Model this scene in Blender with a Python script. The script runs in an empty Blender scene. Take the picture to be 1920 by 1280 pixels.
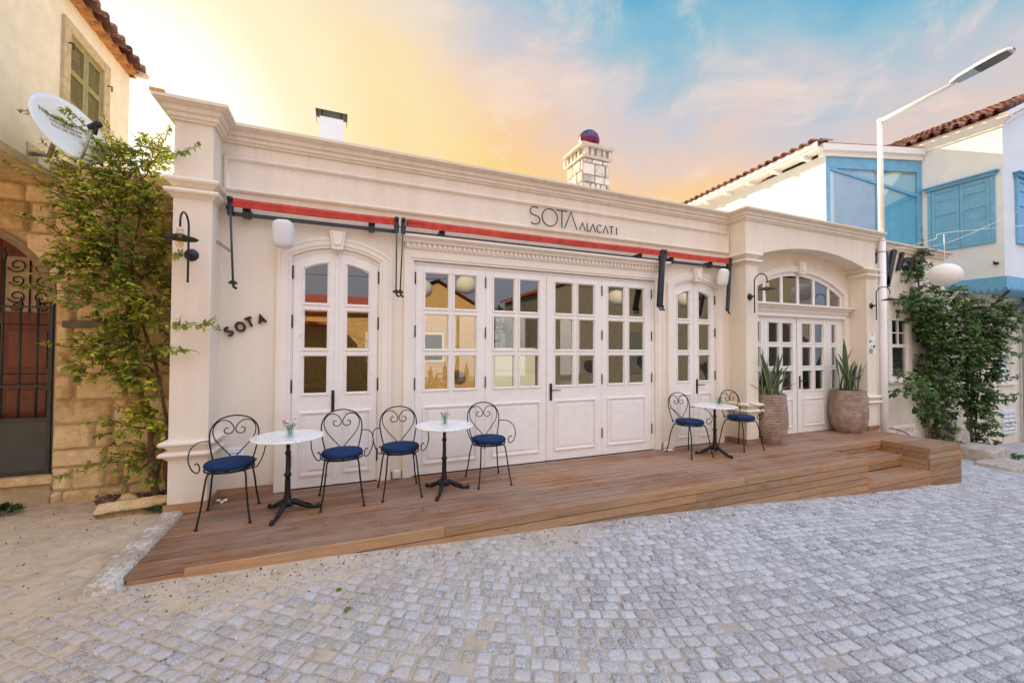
import bpy, math, random
import numpy as np
from mathutils import Vector, Matrix, noise
R = math.radians; PI = math.pi
scene = bpy.context.scene
C = scene.collection
# ------------------------------------------------------------------ camera
cam_d = bpy.data.cameras.new("camera"); cam = bpy.data.objects.new("camera", cam_d); C.objects.link(cam)
scene.camera = cam
cam_d.sensor_width = 36.0; cam_d.lens = 770.02 / 1920 * 36.0
cam_d.clip_start = 0.05; cam_d.clip_end = 2000
def cam_axes(yaw, pitch, roll):
    f = Vector((math.sin(yaw)*math.cos(pitch), math.cos(yaw)*math.cos(pitch), math.sin(pitch)))
    r = Vector((math.cos(yaw), -math.sin(yaw), 0)); u = r.cross(f)
    return math.cos(roll)*r + math.sin(roll)*u, -math.sin(roll)*r + math.cos(roll)*u, f
cr_, cu_, cf_ = cam_axes(R(22.3345), R(1.18884), R(0.21813))
m = Matrix(((cr_.x, cu_.x, -cf_.x), (cr_.y, cu_.y, -cf_.y), (cr_.z, cu_.z, -cf_.z))).to_4x4()
m.translation = Vector((0, 0, 1.5)); cam.matrix_world = m
# ------------------------------------------------------------------ light
SUN_AZ, SUN_EL = R(-24), R(24)      # azimuth from +Y (positive to +X)
sd = Vector((math.sin(SUN_AZ)*math.cos(SUN_EL), math.cos(SUN_AZ)*math.cos(SUN_EL), math.sin(SUN_EL)))
sun_d = bpy.data.lights.new("sun", 'SUN'); sun_d.energy = 5.0; sun_d.angle = R(0.5); sun_d.color = (1.0, 0.76, 0.44)
sun = bpy.data.objects.new("sun", sun_d); C.objects.link(sun); sun.rotation_euler = (-sd).to_track_quat('-Z', 'Y').to_euler()
sun.location = (-20, 40, 20)
w = bpy.data.worlds.new("World"); scene.world = w; w.use_nodes = True
NT = w.node_tree; NT.nodes.clear()
class NB:
    """tiny node builder"""
    def __init__(s, nt): s.nt = nt
    def n(s, t, ins=None, **kw):
        nd = s.nt.nodes.new(t)
        for k, v in kw.items(): setattr(nd, k, v)
        for k, v in (ins or {}).items():
            sock = nd.inputs[k]
            if isinstance(v, bpy.types.NodeSocket): s.nt.links.new(v, sock)
            elif isinstance(v, bpy.types.Node): s.nt.links.new(v.outputs[0], sock)
            else: sock.default_value = v
        return nd
    def math(s, op, a, b=None, c=None, clamp=False):
        nd = s.nt.nodes.new('ShaderNodeMath'); nd.operation = op; nd.use_clamp = clamp
        for i, v in enumerate((a, b, c)):
            if v is None: continue
            if isinstance(v, bpy.types.Node): v = v.outputs[0]
            if isinstance(v, bpy.types.NodeSocket): s.nt.links.new(v, nd.inputs[i])
            else: nd.inputs[i].default_value = v
        return nd.outputs[0]
    def ramp(s, fac, stops, interp='LINEAR'):
        nd = s.nt.nodes.new('ShaderNodeValToRGB'); cr = nd.color_ramp; cr.interpolation = interp
        while len(cr.elements) < len(stops): cr.elements.new(0.5)
        for e, (p, c) in zip(cr.elements, stops):
            e.position = p; e.color = (*c, 1) if not isinstance(c, (int, float)) else (c, c, c, 1)
        if isinstance(fac, bpy.types.Node): fac = fac.outputs[0]
        s.nt.links.new(fac, nd.inputs[0]); return nd.outputs[0]
    def mix(s, fac, a, b, mode='MIX'):
        nd = s.nt.nodes.new('ShaderNodeMix'); nd.data_type = 'RGBA'; nd.blend_type = mode
        for i, v in ((0, fac), (6, a), (7, b)):
            if isinstance(v, bpy.types.Node): v = v.outputs[0]
            if isinstance(v, bpy.types.NodeSocket): s.nt.links.new(v, nd.inputs[i])
            else: nd.inputs[i].default_value = (*v, 1) if isinstance(v, tuple) and len(v) == 3 else v
        return nd.outputs[2]
    def noise(s, vec, scale, detail=4, rough=0.55, dist=0.0):
        return s.n('ShaderNodeTexNoise', {'Vector': vec, 'Scale': scale, 'Detail': detail, 'Roughness': rough, 'Distortion': dist})
def L3(r, g, b):      # sRGB 0-255 -> linear
    f = lambda c: (c/255/12.92) if c/255 <= 0.04045 else ((c/255+0.055)/1.055)**2.4
    return (f(r), f(g), f(b))
nb = NB(NT)
tc = nb.n('ShaderNodeTexCoord'); gen = tc.outputs['Generated']
sky = nb.n('ShaderNodeTexSky', sky_type='NISHITA', sun_disc=False, sun_elevation=SUN_EL, sun_rotation=SUN_AZ)
nrm = nb.n('ShaderNodeVectorMath', {0: gen}, operation='NORMALIZE').outputs[0]
sep = nb.n('ShaderNodeSeparateXYZ', {0: nrm})
X_, Y_, Z_ = sep.outputs
# clouds laid on a high flat layer seen from below
zc = nb.math('ADD', nb.math('MAXIMUM', Z_, 0.0), 0.22)
px = nb.math('DIVIDE', X_, zc); py = nb.math('DIVIDE', Y_, zc)
cv = nb.n('ShaderNodeCombineXYZ', {0: px, 1: py, 2: 0.0})
n1 = nb.noise(cv, 1.15, 7, 0.58, 0.35).outputs[0]
n2 = nb.noise(cv, 3.1, 6, 0.6, 0.6).outputs[0]
cl = nb.math('ADD', nb.math('MULTIPLY', nb.math('SUBTRACT', n1, 0.5), 0.30), nb.math('MULTIPLY', nb.math('SUBTRACT', n2, 0.5), 0.10))
s_ = nb.math('SUBTRACT', nb.math('ADD', Z_, nb.math('MULTIPLY', X_, 0.33)), nb.math('MULTIPLY', cl, 1.1))
front = nb.ramp(s_, [(0.42, L3(255, 206, 100)), (0.53, L3(255, 216, 134)), (0.59, L3(253, 210, 158)), (0.635, L3(240, 208, 188)),
                     (0.70, L3(208, 205, 211)), (0.76, L3(155, 196, 213)), (0.83, L3(80, 172, 212)), (0.96, L3(50, 145, 200))])
puff = nb.ramp(n2, [(0.52, 0.0), (0.66, 1.0)])
front = nb.mix(nb.math('MULTIPLY', puff, 0.5), front, L3(252, 228, 212))
gd = Vector((math.sin(R(-21))*math.cos(R(22)), math.cos(R(-21))*math.cos(R(22)), math.sin(R(22))))
dt = nb.n('ShaderNodeVectorMath', {0: nrm, 1: tuple(gd)}, operation='DOT_PRODUCT').outputs[1]
g1 = nb.ramp(dt, [(0.76, 0.0), (0.90, 0.45), (0.97, 0.9), (1.0, 1.0)], 'EASE')
front = nb.mix(g1, front, L3(255, 246, 205))
g2 = nb.ramp(dt, [(0.965, 0.0), (0.992, 0.8), (1.0, 1.0)], 'EASE')
front = nb.mix(g2, front, (1.25, 1.22, 1.05))
back = nb.ramp(Z_, [(0.0, (0.42, 0.38, 0.37)), (0.25, (0.66, 0.63, 0.65)), (0.6, (1.25, 1.27, 1.36)), (1.0, (1.7, 1.85, 2.1))])
tint = nb.ramp(nb.math('MULTIPLY_ADD', X_, 0.5, 0.5), [(0.1, (1.18, 1.0, 0.80)), (0.9, (0.82, 0.97, 1.28))])
back = nb.mix(1.0, back, tint, 'MULTIPLY')
bk = nb.math('MULTIPLY_ADD', Y_, -3.0, 0.5, clamp=True)
BACK = 0.72
EXPO = 0.92; KF = 2**-EXPO
back = nb.mix(1.0, back, (BACK, BACK, BACK), 'MULTIPLY')
front = nb.mix(1.0, front, (KF, KF, KF), 'MULTIPLY')
full = nb.mix(bk, front, back)
full = nb.mix(1.0, full, (10.0, 10.0, 10.0), 'MULTIPLY')
full = nb.mix(0.04, full, sky.outputs[0])
bg = nb.n('ShaderNodeBackground', {'Color': full, 'Strength': 0.1})
NT.links.new(bg.outputs[0], nb.n('ShaderNodeOutputWorld').inputs[0])
scene.view_settings.view_transform = 'Standard'; scene.view_settings.look = 'None'
scene.view_settings.exposure = EXPO; scene.view_settings.gamma = 1.0; scene.view_settings.use_curve_mapping = False
scene.cycles.max_bounces = 8; scene.cycles.transparent_max_bounces = 12

# ------------------------------------------------------------------ mesh helpers
class MB:
    def __init__(s): s.v = []; s.f = []; s.sm = []; s.att = []; s.cur = 0.5; s.mi = []; s.m = 0
    def add(s, vs, fs, smooth=False):
        o = len(s.v); s.v += [tuple(p) for p in vs]; s.att += [s.cur]*len(vs)
        for f in fs: s.f.append([i+o for i in f]); s.sm.append(smooth); s.mi.append(s.m)
        return s
    def box(s, x0, x1, y0, y1, z0, z1):
        vs = [(x, y, z) for z in (z0, z1) for y in (y0, y1) for x in (x0, x1)]
        return s.add(vs, [(0,2,3,1),(4,5,7,6),(0,1,5,4),(2,6,7,3),(0,4,6,2),(1,3,7,5)])
    def obox(s, c, ax, ay, az, hx, hy, hz):
        c = Vector(c); vs = [c+ax*(sx*hx)+ay*(sy*hy)+az*(sz*hz) for sz in (-1,1) for sy in (-1,1) for sx in (-1,1)]
        return s.add(vs, [(0,2,3,1),(4,5,7,6),(0,1,5,4),(2,6,7,3),(0,4,6,2),(1,3,7,5)])
    def prism(s, poly, y0, y1, axis='y'):
        """polygon in XZ (axis y), XY (axis z) or YZ (axis x) extruded y0..y1"""
        n = len(poly)
        def P(a, b, t): return (a, t, b) if axis == 'y' else ((a, b, t) if axis == 'z' else (t, a, b))
        vs = [P(a, b, y0) for a, b in poly] + [P(a, b, y1) for a, b in poly]
        fs = [tuple(range(n)), tuple(range(2*n-1, n-1, -1))] + [((i+1) % n, i, i+n, (i+1) % n + n) for i in range(n)]
        return s.add(vs, fs)
    def band(s, outer, inner, y0, y1, closed=False):
        """strip between two equal-length XZ polylines, extruded in y"""
        n = len(outer); vs = []
        for (a, b), (c, d) in zip(outer, inner): vs += [(a, y0, b), (c, y0, d), (c, y1, d), (a, y1, b)]
        fs = []
        for i in range(n if closed else n-1):
            j = (i+1) % n
            for k in range(4): fs.append((4*i+k, 4*i+(k+1) % 4, 4*j+(k+1) % 4, 4*j+k))
        if not closed: fs += [(3,2,1,0), (4*n-4, 4*n-3, 4*n-2, 4*n-1)]
        return s.add(vs, fs)
    def tube(s, pts, r, seg=8, closed=False, caps=True, smooth=True):
        pts = [Vector(p) for p in pts]; n = len(pts)
        rs = r if isinstance(r, (list, tuple)) else [r]*n
        vs = []; prev = None
        for i, p in enumerate(pts):
            a = pts[i-1] if (i > 0 or closed) else p; b = pts[(i+1) % n] if (i < n-1 or closed) else p
            t = (b-a); t = t.normalized() if t.length > 1e-9 else Vector((0,0,1))
            if prev is None:
                q = Vector((0,0,1)) if abs(t.z) < .9 else Vector((1,0,0)); u = t.cross(q).normalized()
            else:
                u = prev - t*prev.dot(t); u = u.normalized() if u.length > 1e-6 else t.orthogonal().normalized()
            prev = u; v = t.cross(u)
            for k in range(seg):
                A = 2*PI*k/seg; vs.append(p + (u*math.cos(A)+v*math.sin(A))*rs[i])
        fs = []
        for i in range(n if closed else n-1):
            j = (i+1) % n
            for k in range(seg): fs.append((i*seg+k, i*seg+(k+1) % seg, j*seg+(k+1) % seg, j*seg+k))
        if caps and not closed:
            fs.append(tuple(range(seg-1, -1, -1))); fs.append(tuple((n-1)*seg+k for k in range(seg)))
        return s.add(vs, fs, smooth)
    def lathe(s, prof, c=(0,0,0), seg=24, M=None, smooth=True):
        vs = []; n = len(prof)
        for r, z in prof:
            for k in range(seg):
                A = 2*PI*k/seg; p = Vector((r*math.cos(A), r*math.sin(A), z)); 
                if M is not None: p = M @ p
                vs.append(p+Vector(c))
        fs = []
        for i in range(n-1):
            for k in range(seg): fs.append((i*seg+k, i*seg+(k+1) % seg, (i+1)*seg+(k+1) % seg, (i+1)*seg+k))
        if prof[0][0] > 1e-6: fs.append(tuple(range(seg-1, -1, -1)))
        if prof[-1][0] > 1e-6: fs.append(tuple((n-1)*seg+k for k in range(seg)))
        return s.add(vs, fs, smooth)
    def ball(s, c, r, seg=16, rings=10, sc=(1,1,1), e=1.0, M=None):
        vs = []
        sg = lambda x: math.copysign(abs(x)**e, x)
        for i in range(rings+1):
            ph = -PI/2+PI*i/rings
            for k in range(seg):
                A = 2*PI*k/seg
                p = Vector((sg(math.cos(ph))*sg(math.cos(A))*r*sc[0], sg(math.cos(ph))*sg(math.sin(A))*r*sc[1], sg(math.sin(ph))*r*sc[2]))
                if M is not None: p = M @ p
                vs.append(p+Vector(c))
        fs = [(i*seg+k, i*seg+(k+1) % seg, (i+1)*seg+(k+1) % seg, (i+1)*seg+k) for i in range(rings) for k in range(seg)]
        return s.add(vs, fs, True)
    def sweep(s, path, prof, z0=0, closed_prof=True, flip=1):
        """plan path (x,y) list, profile (offset, z). offset goes to the right-hand side of travel * flip. Mitred."""
        n = len(path); P = [Vector((x, y)) for x, y in path]; vs = []; m_ = len(prof)
        for i in range(n):
            d1 = (P[i]-P[i-1]).normalized() if i > 0 else None
            d2 = (P[i+1]-P[i]).normalized() if i < n-1 else None
            if d1 is None: d1 = d2
            if d2 is None: d2 = d1
            n1_ = Vector((d1.y, -d1.x)); n2_ = Vector((d2.y, -d2.x)); mm = n1_+n2_
            mm = mm/ (mm.dot(n1_)) if abs(mm.dot(n1_)) > 1e-6 else n1_
            for o, z in prof:
                q = P[i]+mm*(o*flip); vs.append((q.x, q.y, z+z0))
        fs = []
        for i in range(n-1):
            for k in range(m_ if closed_prof else m_-1):
                k2 = (k+1) % m_; fs.append((i*m_+k, (i+1)*m_+k, (i+1)*m_+k2, i*m_+k2))
        if closed_prof:
            fs.append(tuple(range(m_-1, -1, -1))); fs.append(tuple((n-1)*m_+k for k in range(m_)))
        return s.add(vs, fs)
    def build(s, name, mat, parent=None, bevel=0, fixn=True, loc=None):
        me = bpy.data.meshes.new(name); me.from_pydata(s.v, [], s.f)
        me.polygons.foreach_set('use_smooth', s.sm)
        mats = mat if isinstance(mat, (list, tuple)) else [mat]
        for mm in mats: me.materials.append(mm)
        if len(mats) > 1: me.polygons.foreach_set('material_index', s.mi)
        a = me.attributes.new('rnd', 'FLOAT', 'POINT'); a.data.foreach_set('value', s.att)
        if fixn:
            import bmesh
            b = bmesh.new(); b.from_mesh(me); bmesh.ops.recalc_face_normals(b, faces=b.faces); b.to_mesh(me); b.free()
        me.update()
        o = bpy.data.objects.new(name, me); C.objects.link(o)
        if parent is not None: o.parent = parent
        if bevel:
            bm_ = o.modifiers.new('bevel', 'BEVEL'); bm_.width = bevel; bm_.segments = 2; bm_.limit_method = 'ANGLE'; bm_.angle_limit = R(40)
        if loc: o.location = loc
        return o
def tag(o, label=None, cat=None, group=None, kind=None):
    for k, v in (('label', label), ('category', cat), ('group', group), ('kind', kind)):
        if v: o[k] = v
    return o
def thing(name, label, cat, loc=(0,0,0), rz=0, group=None):
    o = bpy.data.objects.new(name, None); C.objects.link(o); o.location = loc; o.rotation_euler = (0,0,rz)
    o.empty_display_size = 0.2
    return tag(o, label, cat, group)
def copy_tree(o, parent=None):
    c = o.copy(); C.objects.link(c)
    if parent is not None: c.parent = parent
    for ch in [x for x in o.children]: copy_tree(ch, c)
    return c
def catmull(pts, k=6, closed=False):
    P = [Vector(p) for p in pts]; n = len(P); out = []
    for i in range(n if closed else n-1):
        p0 = P[i-1] if (i > 0 or closed) else P[0]*2-P[1]; p1 = P[i]; p2 = P[(i+1) % n]
        p3 = P[(i+2) % n] if (i+2 < n or closed) else P[-1]*2-P[-2]
        for j in range(k):
            t = j/k; out.append(0.5*((2*p1)+(p2-p0)*t+(2*p0-5*p1+4*p2-p3)*t*t+(3*p1-p0-3*p2+p3)*t*t*t))
    if not closed: out.append(P[-1])
    return out
def arc(cx, cz, r, x0, x1, n=24):
    return [(x0+(x1-x0)*i/n, cz+math.sqrt(max(r*r-(x0+(x1-x0)*i/n-cx)**2, 0))) for i in range(n+1)]

# ------------------------------------------------------------------ materials
MAT = {}
def mat(name, base=(0.5,0.5,0.5), rough=0.6, metal=0.0, var=0.0, vscale=6, bump=0.0, bscale=60, extra=None, spec=0.5, tr=0.0):
    if name in MAT: return MAT[name]
    m_ = bpy.data.materials.new(name); m_.use_nodes = True; nt = m_.node_tree; nt.nodes.clear(); b = NB(nt)
    out = b.n('ShaderNodeOutputMaterial'); p = b.n('ShaderNodeBsdfPrincipled', {'Roughness': rough, 'Metallic': metal, 'Base Color': (*base, 1), 'Specular IOR Level': spec})
    co = b.n('ShaderNodeTexCoord').outputs['Object']
    col = None
    if var:
        f = b.noise(co, vscale, 5, 0.6).outputs[0]
        k = b.ramp(f, [(0.3, 1-var), (0.7, 1+var*0.6)]); col = b.mix(1.0, base, k, 'MULTIPLY'); nt.links.new(col, p.inputs['Base Color'])
    if bump:
        h = b.noise(co, bscale, 4, 0.6).outputs[0]
        bn = b.n('ShaderNodeBump', {'Strength': bump, 'Distance': 0.01, 'Height': h}); nt.links.new(bn.outputs[0], p.inputs['Normal'])
    if tr: p.inputs['Transmission Weight'].default_value = tr
    if extra: extra(b, p, co, col)
    nt.links.new(p.outputs[0], out.inputs[0]); MAT[name] = m_; return m_
def link(b, a, c): b.nt.links.new(a, c)
# plaster: cream paint with faint rain streaks and patches
def x_plaster(b, p, co, col):
    sc = b.n('ShaderNodeMapping', {'Vector': co, 'Scale': (3.0, 3.0, 0.35)})
    st = b.noise(sc, 2.2, 6, 0.65).outputs[0]; k = b.ramp(st, [(0.36, 0.93), (0.60, 1.0)])
    big = b.noise(co, 0.7, 3, 0.5).outputs[0]; kb = b.ramp(big, [(0.35, (0.97, 0.955, 0.93)), (0.65, (1.0, 1.0, 1.0))])
    sp = b.noise(co, 26, 3, 0.7).outputs[0]; ks = b.ramp(sp, [(0.22, 0.88), (0.30, 1.0)])
    c = b.mix(1.0, b.mix(1.0, b.mix(1.0, (0.81, 0.735, 0.628), k, 'MULTIPLY'), kb, 'MULTIPLY'), ks, 'MULTIPLY')
    z = b.n('ShaderNodeSeparateXYZ', {0: co}).outputs[2]
    dn = b.noise(co, 5, 4, 0.6).outputs[0]
    dirt = b.math('MULTIPLY', b.ramp(z, [(0.0, 1.0), (0.22, 0.0)]), b.ramp(dn, [(0.4, 0.0), (0.7, 0.8)]))
    c = b.mix(b.math('MULTIPLY', dirt, 0.5), c, (0.42, 0.35, 0.28)); top = b.math('MULTIPLY', b.ramp(b.math('MULTIPLY', z, 0.25), [(0.80, 0.0), (0.90, 1.0)]), b.ramp(b.noise(b.n('ShaderNodeMapping', {'Vector': co, 'Scale': (7.0, 7.0, 0.5)}), 2.0, 5, 0.7).outputs[0], [(0.50, 0.0), (0.68, 1.0)]))
    c = b.mix(b.math('MULTIPLY', top, 0.22), c, (0.45, 0.40, 0.34))
    ck = b.n('ShaderNodeTexVoronoi', {'Vector': b.n('ShaderNodeVectorMath', {0: co, 1: b.n('ShaderNodeVectorMath', {0: b.noise(co, 3.0, 5, 0.7).outputs[1], 1: (0.6, 0.6, 0.6)}, operation='MULTIPLY').outputs[0]}, operation='ADD').outputs[0], 'Scale': 0.8}, feature='DISTANCE_TO_EDGE').outputs['Distance']
    cm = b.math('MULTIPLY', b.ramp(ck, [(0.0, 1.0), (0.0035, 0.0)]), b.ramp(b.noise(co, 0.9, 2, 0.5).outputs[0], [(0.60, 0.0), (0.68, 0.35)]))
    c = b.mix(cm, c, (0.40, 0.34, 0.28)); link(b, c, p.inputs['Base Color'])
PLASTER = mat('plaster', rough=0.78, bump=0.12, bscale=70, extra=x_plaster, spec=0.25)
def x_paint(b, p, co, col):
    n_ = b.noise(co, 9, 5, 0.65).outputs[0]; k = b.ramp(n_, [(0.3, 0.93), (0.6, 1.0)])
    c = b.mix(1.0, (0.84, 0.815, 0.79), k, 'MULTIPLY')
    sp = b.noise(co, 38, 2, 0.5).outputs[0]; ks = b.ramp(sp, [(0.235, 0.55), (0.265, 1.0)])
    c = b.mix(1.0, c, ks, 'MULTIPLY'); link(b, c, p.inputs['Base Color'])
PAINT = mat('white_door_paint', rough=0.38, bump=0.03, bscale=40, extra=x_paint, spec=0.4)
TRIM = mat('trim_paint', (0.82, 0.76, 0.69), rough=0.6, var=0.04, vscale=5, bump=0.06, bscale=50, spec=0.3)
WHITE = mat('white_paint', (0.82, 0.82, 0.83), rough=0.5, var=0.04, vscale=8)
LAMPPOLE = mat('pole_paint', rough=0.45, extra=lambda b, p, co, col: link(b, b.mix(b.ramp(b.noise(co, 14, 4, 0.7).outputs[0], [(0.66, 0.0), (0.70, 1.0)]), (0.84, 0.85, 0.87), (0.55, 0.54, 0.54)), p.inputs['Base Color']))
IRON = mat('wrought_iron', (0.020, 0.017, 0.016), rough=0.42, metal=0.5, var=0.4, vscale=30, bump=0.15, bscale=120)
BLACK = mat('black_metal', (0.022, 0.024, 0.027), rough=0.4, metal=0.3, var=0.2, vscale=20)
BRONZE = mat('bronze_hinge', (0.10, 0.065, 0.045), rough=0.45, metal=0.7, var=0.3, vscale=40)
AWN = mat('red_canvas', (0.50, 0.050, 0.028), rough=0.8, var=0.35, vscale=9, bump=0.3, bscale=25)
BAR = mat('grey_bar', (0.055, 0.065, 0.068), rough=0.45, metal=0.4, var=0.2)
CUSH = mat('blue_cushion', (0.010, 0.034, 0.105), rough=0.85, var=0.18, vscale=25, bump=0.25, bscale=400, spec=0.2)
def x_marble(b, p, co, col):
    n_ = b.noise(co, 5, 8, 0.6, 2.2).outputs[0]; k = b.ramp(n_, [(0.47, (0.86, 0.86, 0.87)), (0.5, (0.60, 0.59, 0.60)), (0.53, (0.88, 0.88, 0.88))]); link(b, k, p.inputs['Base Color'])
MARBLE = mat('marble', rough=0.18, extra=x_marble)
def x_wood(cols, greyc, grey_amt, stretch=(1.2, 14, 14), noiseamt=0.5, wear=0.0):
    def f(b, p, co, col):
        at = b.n('ShaderNodeAttribute', attribute_name='rnd').outputs['Fac']
        off = b.n('ShaderNodeCombineXYZ', {0: b.math('MULTIPLY', at, 37.0), 1: b.math('MULTIPLY', at, 11.0), 2: 0.0})
        v = b.n('ShaderNodeVectorMath', {0: co, 1: off}, operation='ADD').outputs[0]
        mp = b.n('ShaderNodeMapping', {'Vector': v, 'Scale': stretch})
        g = b.noise(mp, 2.5, 7, 0.65, 0.8).outputs[0]
        kn = b.n('ShaderNodeTexVoronoi', {'Vector': b.n('ShaderNodeMapping', {'Vector': v, 'Scale': (2.2, 6.0, 6.0)}), 'Scale': 1.3}).outputs['Distance']
        c = b.ramp(b.math('ADD', g, b.math('MULTIPLY', b.math('SUBTRACT', at, 0.5), 0.35)), [(0.25, cols[0]), (0.5, cols[1]), (0.75, cols[2])])
        c = b.mix(b.ramp(kn, [(0.05, 0.8), (0.13, 0.0)]), c, tuple(x*0.35 for x in cols[0]))
        big = b.noise(co, 1.3, 5, 0.65).outputs[0]
        ga = b.ramp(b.math('ADD', big, b.math('MULTIPLY', g, 0.25)), [(0.48, 0.0), (0.72, 1.0)])
        c = b.mix(b.math('MULTIPLY', ga, grey_amt), c, greyc); link(b, c, p.inputs['Base Color'])
        if wear:
            fine = b.noise(co, 90, 3, 0.7).outputs[0]
            link(b, b.mix(b.math('MULTIPLY', b.ramp(fine, [(0.55, 0.0), (0.7, 1.0)]), wear), c, greyc), p.inputs['Base Color'])
        h = b.noise(mp, 9, 5, 0.7).outputs[0]
        link(b, b.n('ShaderNodeBump', {'Strength': 0.35, 'Distance': 0.004, 'Height': h}).outputs[0], p.inputs['Normal'])
    return f
DECK = mat('deck_wood', rough=0.62, extra=x_wood([(0.14, 0.060, 0.028), (0.27, 0.122, 0.056), (0.37, 0.185, 0.092)], (0.34, 0.265, 0.21), 0.5, wear=0.4), spec=0.3)
FASC = mat('fascia_wood', rough=0.6, extra=x_wood([(0.18, 0.085, 0.032), (0.37, 0.19, 0.082), (0.52, 0.30, 0.145)], (0.30, 0.23, 0.165), 0.55), spec=0.3)
DOORW = mat('varnished_door', rough=0.35, extra=x_wood([(0.075, 0.014, 0.006), (0.15, 0.032, 0.012), (0.22, 0.055, 0.02)], (0.12, 0.03, 0.012), 0.3, stretch=(14, 14, 1.0)))
def x_stone(c1, c2, c3, pit=0.6):
    def f(b, p, co, col):
        at = b.n('ShaderNodeAttribute', attribute_name='rnd').outputs['Fac']
        n_ = b.noise(co, 9, 8, 0.65).outputs[0]
        c = b.ramp(b.math('ADD', n_, b.math('MULTIPLY', b.math('SUBTRACT', at, 0.5), 0.4)), [(0.3, c1), (0.5, c2), (0.72, c3)])
        v = b.n('ShaderNodeTexVoronoi', {'Vector': co, 'Scale': 48.0, 'Randomness': 1.0}).outputs['Distance']
        m2 = b.noise(co, 14, 3, 0.6).outputs[0]
        pits = b.math('MULTIPLY', b.ramp(v, [(0.10, 1.0), (0.24, 0.0)]), b.ramp(m2, [(0.45, 0.0), (0.62, 1.0)]))
        c = b.mix(b.math('MULTIPLY', pits, pit), c, tuple(x*0.3 for x in c1)); link(b, c, p.inputs['Base Color'])
        h = b.math('SUBTRACT', b.noise(co, 30, 8, 0.7).outputs[0], b.math('MULTIPLY', pits, 0.9))
        link(b, b.n('ShaderNodeBump', {'Strength': 0.9, 'Distance': 0.014, 'Height': h}).outputs[0], p.inputs['Normal'])
    return f
STONE = mat('tufa_stone', rough=0.9, extra=x_stone((0.50, 0.34, 0.16), (0.72, 0.52, 0.27), (0.82, 0.64, 0.38)), spec=0.15)
MORTAR = mat('mortar', (0.50, 0.375, 0.23), rough=0.95, var=0.25, vscale=12, bump=0.6, bscale=60, spec=0.1)
CHST = mat('chimney_stone', rough=0.9, extra=x_stone((0.45, 0.42, 0.39), (0.66, 0.63, 0.60), (0.78, 0.76, 0.74), 0.3), spec=0.15)
CHMO = mat('chimney_mortar', (0.58, 0.53, 0.48), rough=0.95, var=0.2)
GREYST = mat('shaded_grey_stone', rough=0.9, extra=x_stone((0.12, 0.115, 0.11), (0.20, 0.19, 0.18), (0.28, 0.27, 0.25)), spec=0.15)  # shade put into the colour: dark base for a wall the sun lamp reaches
ORSTONE = mat('sunlit_stone', rough=0.9, extra=x_stone((0.42, 0.27, 0.12), (0.60, 0.41, 0.20), (0.74, 0.54, 0.30)), spec=0.15)  # golden tone raised to bounce warm light onto the left facade
TILE = mat('roof_tile', rough=0.8, var=0, extra=lambda b, p, co, col: link(b, b.ramp(b.math('ADD', b.noise(co, 11, 5, 0.7).outputs[0], b.math('MULTIPLY', b.math('SUBTRACT', b.n('ShaderNodeAttribute', attribute_name='rnd').outputs['Fac'], 0.5), 0.5)), [(0.25, (0.10, 0.045, 0.04)), (0.5, (0.27, 0.13, 0.10)), (0.75, (0.40, 0.24, 0.19))]), p.inputs['Base Color']))
REDROOF = mat('red_roof', (0.42, 0.085, 0.035), rough=0.8, var=0.3, vscale=7, bump=0.5, bscale=30)
BLUE = mat('blue_wood', (0.15, 0.42, 0.68), rough=0.5, var=0.15, vscale=7, bump=0.1, bscale=40)
BLUED = mat('dark_joint', (0.03, 0.085, 0.15), rough=0.6)
HOUSEW = mat('whitewash', (0.72, 0.79, 0.86), rough=0.8, var=0.05, vscale=3, bump=0.3, bscale=14)
OLDPL = mat('old_plaster', (0.92, 0.82, 0.60), rough=0.85, var=0.1, vscale=6, bump=0.7, bscale=9)
SHUT = mat('ochre_shutter', (0.34, 0.30, 0.13), rough=0.6, var=0.25, vscale=14)
SURR = mat('stone_surround', (0.60, 0.47, 0.26), rough=0.85, var=0.25, vscale=14, bump=0.4, bscale=30)
def glass_mat(name, tint, base_f, rough=0.0):
    m_ = bpy.data.materials.new(name); m_.use_nodes = True; nt = m_.node_tree; nt.nodes.clear(); b = NB(nt)
    ge = b.n('ShaderNodeNewGeometry'); dp_ = b.n('ShaderNodeVectorMath', {0: ge.outputs['Incoming'], 1: ge.outputs['Normal']}, operation='DOT_PRODUCT').outputs[1]
    fac = b.math('MULTIPLY_ADD', b.math('POWER', b.math('SUBTRACT', 1.0, b.math('ABSOLUTE', dp_), clamp=True), 4.0), 0.9, base_f, clamp=True)
    co = b.n('ShaderNodeTexCoord').outputs['Object']
    bn = b.n('ShaderNodeBump', {'Strength': 0.02, 'Distance': 0.02, 'Height': b.noise(co, 1.6, 2, 0.5).outputs[0]})
    t = b.n('ShaderNodeBsdfTransparent', {'Color': (*tint, 1)}); g = b.n('ShaderNodeBsdfGlossy', {'Roughness': rough, 'Color': (0.95, 0.97, 0.96, 1), 'Normal': bn.outputs[0]})
    mx = b.n('ShaderNodeMixShader', {0: fac, 1: t.outputs[0], 2: g.outputs[0]}); nt.links.new(mx.outputs[0], b.n('ShaderNodeOutputMaterial').inputs[0]); return m_
GLASS = glass_mat('window_glass', (0.50, 0.51, 0.49), 0.24)
GLASSB = glass_mat('balcony_glass', (0.93, 0.98, 1.0), 0.16)
JAR = glass_mat('jar_glass', (0.86, 0.95, 0.90), 0.05)
BULB = glass_mat('bulb_glass', (0.95, 0.85, 0.65), 0.05)
FILA = mat('filament', (0.6, 0.35, 0.12), rough=0.4, metal=0.8)
BRASS = mat('brass', (0.42, 0.30, 0.16), rough=0.4, metal=0.6)
CERAM = mat('ceramic_socket', (0.62, 0.55, 0.42), rough=0.4)
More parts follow.
